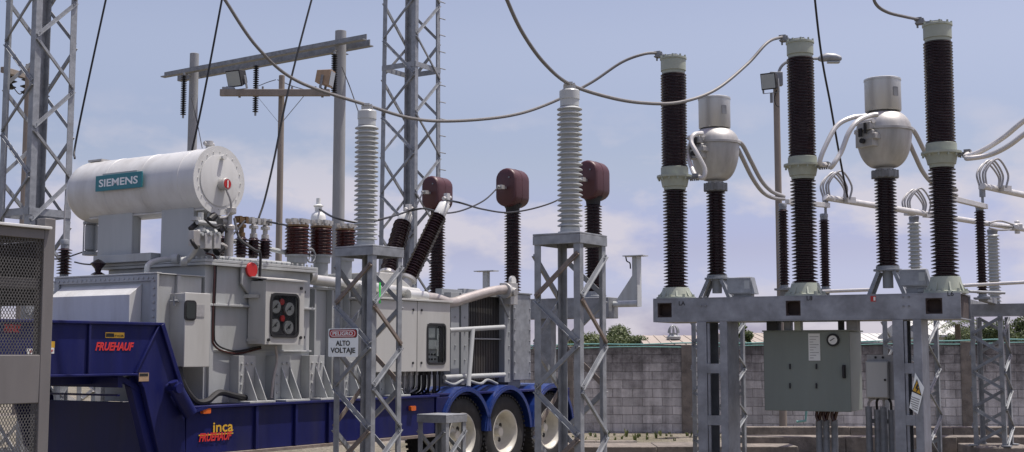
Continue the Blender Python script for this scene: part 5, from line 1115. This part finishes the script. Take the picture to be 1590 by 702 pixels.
for lab, px0, py0, px1, py1 in (('thin operating rod behind the right silver sphere\'s bracket', 1240, 454, 1352, 450), ('thin operating rod running to the right edge above the beam end', 1488, 444, 1600, 438)):
    a, b_ = W(px0, py0, 18.3), W(px1, py1, 17.8); tag(MB().cyl(a, b_, .025, 10).build('operating_rod', 'bus', None, origin=a), lab, 'rod', 'thin operating rods')
tag(MB().cyl(W(1490, 452, 18.2), W(1560, 455, 18.4), .02, 10).build('operating_rod', 'galv', None, origin=W(1490, 452, 18.2)), 'short lower operating rod beside the right dark post', 'rod', 'thin operating rods')
# steelwork below them
RB = W(1545, 480, 20.6); FR_ = Frame(RB.x, RB.y, -27); zr1 = W(1545, 473, 20.6).z; zr0 = W(1545, 490, 20.6).z
o = thing('rear_beam', 'grey beam behind the end of the breaker beam, on lattice columns along the wall', 'steel beam', (RB.x, RB.y, 0), R(-27))
m_ = MB(); m_.box(-5.2, 2.2, -.02, -.004, zr0, zr1); m_.box(-5.2, 2.2, -.02, .15, zr1 + .001, zr1 + .012); m_.box(-5.2, 2.2, -.02, .15, zr0 - .012, zr0 - .001); m_.build('beam', 'galv_dull', o)
m_ = MB()
for q in (d1, d2, d3, e1, e2):
    p = FR_.inv(q[0]); m_.box(p.x - .12, p.x + .12, p.y - .12, p.y + .12, q[0].z - .03, q[0].z - .001); m_.box(p.x - .05, p.x + .05, p.y - .05, p.y + .05, zr1 + .013, q[0].z - .031)
    m_.box(p.x - .06, p.x + .06, min(p.y, .0) - .02, max(p.y, .1) + .02, zr1 + .013, zr1 + .10)
m_.build('post_seat', 'galv_dull', o)
G_C = 'lattice columns along the wall'
lattice('lattice_column', 'lattice column behind the left post of the breaker beam', 'lattice column', W(1132, 548, 19.3), .61, W(1100, 497, 19.4).z, 6, .072, .01, mats=('galv', 'galv_dull'), group=G_C, brace_w=.05)
lattice('lattice_column', 'lattice column behind the right post of the breaker beam', 'lattice column', W(1440, 548, 19.2), .66, W(1440, 496, 19.2).z, 6, .072, .01, mats=('galv', 'galv_dull'), group=G_C, brace_w=.05)
lattice('lattice_column', 'lattice column on a concrete footing near the right edge', 'lattice column', W(1558, 548, 20.5), .50, zr0 - .015, 7, .07, .01, mats=('galv', 'galv_dull'), group=G_C, brace_w=.05, z0=.18)
c = W(1548, 548, 20.95); tag(MB().box(c.x - .52, c.x + .42, c.y - .5, c.y + .5, 0, .175).build('footing', 'concrete', None, .02, origin=(c.x, c.y, 0)), 'concrete footing under the lattice column near the right edge', 'footing')

# ================================================================== 9. wall, conduit, kerbs
wl0, wl1 = W(560, 548, 27.4), W(1760, 548, 26.2); wa = Frame(wl0.x, wl0.y, math.degrees(math.atan2(wl1.y - wl0.y, wl1.x - wl0.x))); WLn = wa.inv(wl1).x
wt = thing('block_wall', 'stained grey concrete block wall along the back of the yard', 'wall', (wl0.x, wl0.y, 0), wa.a)
def wtop(x): t = x / WLn; return 1.74 + .17 * t
n = 14; m_ = MB()
for i in range(n):
    xa, xb = WLn * i / n, WLn * (i + 1) / n
    m_.add([(xa, 0, -.1), (xb, 0, -.1), (xb, .2, -.1), (xa, .2, -.1), (xa, 0, wtop(xa)), (xb, 0, wtop(xb)), (xb, .2, wtop(xb)), (xa, .2, wtop(xa))], [(0, 3, 2, 1), (4, 5, 6, 7), (0, 1, 5, 4), (2, 3, 7, 6)] + ([(0, 4, 7, 3)] if i == 0 else []) + ([(1, 2, 6, 5)] if i == n - 1 else []))
m_.build('blockwork', 'blocks', wt)
for px in (640, 880, 1068, 1279, 1493):
    x = wa.inv(W(px, 600, wl0.y + (wl1.y - wl0.y) * .4)).x; MB().box(x - .13, x + .13, -.03, -.002, -.1, wtop(x) + .005).build('pilaster', 'concrete', wt, .01)
tc_ = [wa.out((WLn * t, .06 + .02 * math.sin(t * 31), wtop(WLn * t) + .032 + .012 * math.sin(t * 47))) for t in [i / 40 for i in range(41)]]
tag(MB().tube(tc_, .015, 8).build('conduit', 'teal_pipe', None, origin=tc_[0]), 'upper turquoise pipe lying along the top of the block wall', 'pipe', 'turquoise pipes on the wall')
tc_ = [wa.out((WLn * t, .0 - .02, wtop(WLn * t) - .035 + .012 * math.sin(t * 37 + 1))) for t in [i / 40 for i in range(41)]]
tag(MB().tube(tc_, .010, 8).build('conduit', 'teal_pipe', None, origin=tc_[0]), 'lower turquoise pipe along the front of the block wall\'s top', 'pipe', 'turquoise pipes on the wall')
q = W(1243, 655, 25.9); tag(MB().tube([q + Vector((-.08, 0, .0)), q + Vector((.1, 0, .02)), q + Vector((.12, 0, .2)), q + Vector((.10, 0, .45))], .025, 8).build('pipe_elbow', 'teal_pipe', None, origin=q), 'small turquoise pipe elbow at the foot of the wall below the green cabinet', 'pipe')
def kerb(label, px0, px1, ytop, Y, h, dpt, mat='concrete', yaw=0.):
    a = W(px0, ytop, Y); b_ = W(px1, ytop, Y); zt = a.z; cx = (a.x + b_.x) / 2; w = b_.x - a.x; m_ = MB(); n = max(2, int(w / 1.7)); random.seed(px0)
    for i in range(n):
        x0, x1 = -w / 2 + w * i / n, -w / 2 + w * (i + 1) / n; j = random.uniform(-.010, .010)
        m_.box(x0 + .003, x1 - .003, -dpt / 2 + j, dpt / 2, max(0, zt - h), zt + j * .8)
    o = m_.build('concrete_kerb', mat, None, .012, origin=None); o.location = (cx, Y + dpt / 2, 0); o.rotation_euler = (0, 0, R(yaw)); return tag(o, label, 'kerb', 'low concrete kerbs')
kerb('low broken concrete kerb right of the second lattice stand', 862, 990, 685, 22.3, .3, .3); kerb('low pale concrete slab between the second stand and the left beam post', 800, 1240, 694, 21.0, .3, 1.0)
kerb('long dark concrete kerb at the foot of the wall on the right', 1160, 1640, 663, 24.2, .5, .25); kerb('second long concrete kerb running behind the beam posts', 1140, 1660, 679, 21.7, .5, .5); 
# trees and houses beyond the wall
def leafy(name, label, cx, cy, z0, z1, w, n, mat, trunk=True, group=None, size=.12, seed=1):
    random.seed(seed); th = thing(name, label, 'tree', (cx, cy, 0), 0, group); H = z1 - z0; blobs = []
    for i in range(26):
        a = random.uniform(0, 6.28); r = random.uniform(0, .74) ** .7; x, y = math.cos(a) * r * w / 2, math.sin(a) * r * w / 2; top = math.sqrt(max(0.05, 1 - r * r)); z = z0 + H * random.uniform(.12, .86) * top; blobs.append((Vector((x, y, z)), random.uniform(.22, .40) * min(w * .6, H)))
    m_ = MB(); vs_ = []; fs_ = []
    for i in range(n):
        b, r = random.choice(blobs); d = Vector((random.gauss(0, 1), random.gauss(0, 1), random.gauss(0, .85))).normalized(); p = b + d * r * random.uniform(.55, 1.08)
        u = Vector((random.gauss(0, 1), random.gauss(0, 1), random.gauss(0, 1))).normalized(); v = u.cross(d)
        if v.length < .1: continue
        v.normalize(); s_ = size * random.uniform(.6, 1.35); k = len(vs_)
        vs_ += [p - u * s_ - v * s_ * .1, p + v * s_ * .5, p + u * s_, p - v * s_ * .5]; fs_.append((k, k + 1, k + 2, k + 3))
    m_.v = vs_; m_.f = fs_; m_.build('crown', mat, th, smooth=0)
    if trunk:
        t_ = MB(); t_.tube([(0, 0, 0), (.05, 0, z0 * .6), (-.05, .05, z0 + H * .5)], [w * .045, w * .035, w * .012], 10)
        for b, r in blobs[:9]: t_.tube([(0, 0, z0 * .8), b * .5 + Vector((0, 0, z0 * .45)), b], [w * .022, w * .015, w * .006], 7)
        t_.build('trunk', 'bark', th)
    return th
def tree_at(label, px0, px1, ytop, ybot, Y, n, mat='leaf', size=.14, seed=1, name='tree', group='trees beyond the wall'):
    a, b_ = W(px0, ytop, Y), W(px1, ytop, Y); z0 = W(px0, ybot, Y).z; return leafy(name, label, (a.x + b_.x) / 2, Y, max(.2, z0), a.z, b_.x - a.x, n, mat, True, group, size, seed)
tree_at('round green tree crown above the wall right of the second lattice stand', 908, 1016, 511, 562, 58, 30000, 'leaf', .065, 3)
tree_at('low pale green tree over the wall, seen through the second lattice stand', 858, 948, 521, 562, 62, 14000, 'leaf_pale', .065, 4)
tree_at('green tree showing between the left beam post and the green cabinet', 1122, 1172, 500, 556, 60, 14000, 'leaf', .065, 5)
tree_at('green tree over the wall between the two rear lattice columns', 1468, 1530, 509, 550, 60, 12000, 'leaf', .065, 6)
tree_at('wide green tree over the wall at the right edge', 1510, 1640, 494, 550, 62, 22000, 'leaf', .07, 8)
# a palm
c = W(1488, 548, 48); pm = thing('palm_tree', 'small palm beyond the wall near the right end of the beam', 'tree', (c.x, c.y, 0)); zt = W(1488, 503, 48).z; MB().tube([(0, 0, 0), (.03, 0, zt * .5), (0, 0, zt)], [.14, .11, .1], 10).build('trunk', 'bark', pm); random.seed(5); m_ = MB()
for k in range(15):
    a = k * 2.4; el_ = random.uniform(-.2, 1.0); L = random.uniform(.75, 1.1); dd = Vector((math.cos(a), math.sin(a), 0)); pts = [Vector((0, 0, zt)) + dd * L * t + Vector((0, 0, math.sin(el_) * L * t - .65 * L * t * t)) for t in [i / 9 for i in range(10)]]
    for i in range(1, 10):
        for s_ in (-1, 1):
            q = pts[i]; sd = Vector((-dd.y, dd.x, 0)) * s_; tip = q + sd * .28 * (1 - abs(i / 9 - .45)) + dd * .14 - Vector((0, 0, .12)); k0 = len(m_.v); m_.v += [q - dd * .03, q + dd * .03, tip]; m_.f.append((k0, k0 + 1, k0 + 2))
m_.build('fronds', 'leaf', pm, smooth=0)
def house(label, px0, px1, yeave, yridge, Y, roofm='roof', wallm='render', depth=8.):
    a, b_ = W(px0, yeave, Y), W(px1, yeave, Y); zr = W(px0, yridge, Y).z; ze = a.z; w = b_.x - a.x; th = thing('house', label, 'house', ((a.x + b_.x) / 2, Y + depth / 2, 0)); h = w / 2; d_ = depth / 2
    MB().box(-h + .25, h - .25, -d_ + .3, d_ - .3, 0, ze - .01).build('wall', wallm, th)
    m_ = MB(); m_.add([(-h, -d_, ze), (h, -d_, ze), (h, d_, ze), (-h, d_, ze), (-h * .92, 0, zr), (h * .92, 0, zr), (-h, -d_, ze - .12), (h, -d_, ze - .12), (h, d_, ze - .12), (-h, d_, ze - .12)], [(0, 1, 5, 4), (2, 3, 4, 5), (1, 2, 5), (3, 0, 4), (6, 9, 8, 7), (0, 6, 7, 1), (1, 7, 8, 2), (2, 8, 9, 3), (3, 9, 6, 0)])
    for i in range(int(w / .5)): x = -h + .3 + i * .5; m_.bar((x, -d_, ze + .012), (x * .92 / 1., -.0, zr + .012), .05, .03)
    m_.build('roof', roofm, th); return th
house('house with a faded tan roof showing over the wall left of the breaker beam', 1000, 1108, 535, 519, 55); house('house with a faded tan roof showing over the wall left of the green cabinet', 1140, 1330, 533, 514, 70, depth=14)
house('pale building with a flat roof line behind the right lattice columns', 1432, 1500, 520, 490, 66, 'render')
house('low pale building over the wall behind the small grey box', 1330, 1440, 531, 516, 75, 'render')
c = W(1046, 520, 57); rv = thing('roof_vent', 'round grey hooped fitting on the roof left of the breaker beam', 'roof vent', c); m_ = MB()
MB().lathe([(0, -.2), (.30, -.2), (.32, -.08), (.2, 0), (.2, .08), (0, .08)], 18).build('base', 'tank_dark', rv)
for k in range(4):
    a = k * math.pi / 4; MB().tube([(math.cos(a) * .24 * math.cos(t), math.sin(a) * .24 * math.cos(t), .08 + .34 * math.sin(t)) for t in [math.pi * i / 12 for i in range(13)]], .03, 6).build('hoop', 'tank_dark', rv)
# ================================================================== 10. screened cubicle at the left edge
Q = W(80, 548, 9.0); QF = Frame(Q.x, Q.y, 57); cb = thing('screened_cubicle', 'beige grey cubicle with wire mesh panels at the left edge', 'cubicle', (Q.x, Q.y, 0), R(57))
ztop = W(75, 340, 9.0).z; QL, QD = 1.5, .95
def qz(py): return QF.hit(62, py, 1, 0.)[2]
for x, y in ((-.045, .045), (-QL, .045), (-.045, QD), (-QL, QD)):
    MB().box(x - .045, x + .045, y - .045, y + .045, 0, ztop if x > -.5 and y < .5 else ztop - .06).build('post', 'post_beige', cb, .006)
zA_, zB_ = qz(356), qz(371)
m_ = MB(); m_.box(-QL + .046, -.091, .0, .06, zB_, zA_); m_.box(-QL + .046, -.091, QD - .03, QD + .03, zB_, zA_); m_.box(-.075, -.015, .091, QD - .046, zB_, zA_); m_.build('top_rail', 'post_beige', cb, .004)
m_ = MB(); m_.box(-QL - .06, -.05, -.03, QD + .06, zA_ + .002, zA_ + .022); m_.build('roof_sheet', 'cons', cb, .004)
z1, z0 = qz(551), qz(626); MB().box(-QL + .046, -.091, .0, .04, z0, z1).build('band_panel', 'post_beige', cb, .006)
z1m, z0m = qz(432), qz(449); MB().box(-QL + .046, -.091, .035, .075, z0m, z1m).build('middle_rail', 'post_beige', cb, .006)
MB().box(-QL + .046, -.091, .0, .04, .02, .12).build('bottom_rail', 'post_beige', cb, .006)
def mesh_panel(x0, x1, za_, zb2, y):
    m_ = MB(); sx_ = .024; H = zb2 - za_; slope = .62   # dx per dz
    n = int((x1 - x0 + H * slope) / sx_)
    for sgn in (1, -1):
        for i in range(n + 1):
            xs = x0 - H * slope + i * sx_ if sgn > 0 else x0 + i * sx_
            p = Vector((xs, y, za_)); q = Vector((xs + sgn * H * slope, y, zb2)); t0, t1 = 0., 1.
            for a, b, lo in ((p.x, q.x, True),):
                dxx = b - a
                for lim, side in ((x0, 1), (x1, -1)):
                    ta = (lim - a) / dxx
                    if (dxx > 0) == (side > 0): t0 = max(t0, ta)
                    else: t1 = min(t1, ta)
            if t1 - t0 > .01: m_.bar(p + (q - p) * t0, p + (q - p) * t1, .0042, .003, (0, 1, 0))
    return m_.build('mesh_panel', 'mesh_metal', cb, smooth=0)
mesh_panel(-QL + .05, -.092, z1 + .002, zB_ - .002, .02); mesh_panel(-QL + .05, -.092, .13, z0 - .002, .02)
# dark sheets for the inner shade, then the apparatus
MB().box(-QL + .05, -.30, QD - .08, QD - .06, 1.98, zB_ - .01).build('shade_sheet', 'dark', cb); MB().box(-.08, -.065, .10, QD - .06, 1.98, zB_ - .01).build('shade_sheet', 'dark', cb)  # dark sheets added to stand in for the shade inside the cubicle
m_ = MB(); m_.box(-1.15, -.35, .45, .85, .9, 1.25); m_.build('inner_tank', 'tank_dark', cb, .05)
m_ = MB(); m_.tube([(-1.3, .55, 1.98), (-.42, .55, 1.98)], .14, 20); m_.build('inner_drum', 'tank_dark', cb)
for x in (-.95, -.62): MB().lathe(sheds(.05, .09, 2.1, 2.36, 6), 18, Matrix.Translation((x, .5, 0))).build('inner_bushing', 'red_brown', cb)
m_ = MB(); m_.cyl((-.42, .5, 1.3), (-.42, .5, 2.4), .035, 12); m_.cyl((-.28, .6, 1.3), (-.28, .6, 2.4), .022, 12); m_.tube(spline([(-.6, .5, 2.38), (-.5, .5, 2.44), (-.42, .5, 2.38)], 5), .012, 8); m_.build('inner_pipe', 'tank', cb)
m_ = MB(); m_.bar((-1.3, .3, 1.25), (-.35, .35, .85), .03, .03); m_.build('inner_brace', 'galv', cb); MB().box(-.52, -.46, .42, .45, 1.14, 1.2).build('yellow_tag', 'yellow', cb)
# ================================================================== 11. odds and ends on the left
b_ = W(99, 432, 17.4); post_insulator('post_insulator', 'small dark ribbed post left of the white tank, in front of the tower leg', 'insulator', b_.x, b_.y, b_.z, W(99, 372, 17.4).z, .05, .10, 9, 'brown', 'galv', None, .12, .05, 18)
wire('lead', 'thin rod rising from the small dark post left of the white tank', 'cable', [W(99, 373, 17.4), W(100, 340, 17.4), W(101, 318, 17.4)], .012, 'hose')
wire('lead', 'thin lead from the small dark post to the breather side of the transformer', 'cable', [W(80, 402, 17.4), W(98, 402, 17.4), W(115, 396, 16.8), W(133, 390, 16.4)], .010, 'black'); wire('lead', 'thin lead passing behind the breather to the small bushing', 'cable', [W(116, 407, 17), W(130, 410, 16.6), W(150, 411, 16.2), W(172, 410, 16)], .010, 'black')
x = TR.inv(W(152, 428, 14.2)); m_ = MB(); y, z = TR.end(152, 428, -5.8); m_.lathe(sheds(.045, .08, 2.48, 2.56, 2) + [(.03, 2.56), (.04, 2.6), (.09, 2.66), (.03, 2.7), (0, 2.71)], 16, Matrix.Translation((-5.8, y, 0))); m_.build('small_bushing', 'brown', tf)
sp_, _c = lattice('lattice_stand', 'pale lattice stand seen through the gap under the blue gooseneck', 'lattice stand', W(150, 548, 19.8), 1.0, 2.2, 4, .10, .012, mats=('bus', 'galv'), brace_w=.07)
sp2_, _c = lattice('lattice_stand', 'galvanised lattice stand supporting the small dark post by the left tower', 'lattice stand', W(95, 548, 17.3), .35, b_.z - .02, 5, .07, .01, mats=('galv', 'galv'))

# weeds and litter leaves at the foot of the wall
random.seed(21); m_ = MB()
for i in range(150):
    px = random.uniform(840, 1600); q = W(px, 690, random.uniform(21.8, 26.5)); 
    if random.random() < .55: q = Vector((q.x, random.uniform(25.2, 26.6), 0))
    hgt = random.uniform(.03, .13) * random.choice((.5, 1, 1, 1.5))
    for k in range(7):
        a = random.uniform(0, 6.28); d = Vector((math.cos(a), math.sin(a), 0)); w_ = Vector((-d.y, d.x, 0)) * .012; tip = Vector((q.x, q.y, hgt * random.uniform(.6, 1.1))) + d * hgt * random.uniform(.2, .7); b0 = Vector((q.x, q.y, 0)) + d * .02; k0 = len(m_.v)
        m_.v += [b0 - w_, b0 + w_, (b0 + tip) / 2 + w_ * .8 + Vector((0, 0, hgt * .15)), tip, (b0 + tip) / 2 - w_ * .8 + Vector((0, 0, hgt * .15))]; m_.f.append((k0, k0 + 1, k0 + 2, k0 + 3, k0 + 4))
tag(m_.build('weeds', 'leaf_pale', None, smooth=0), None, None, kind='stuff')
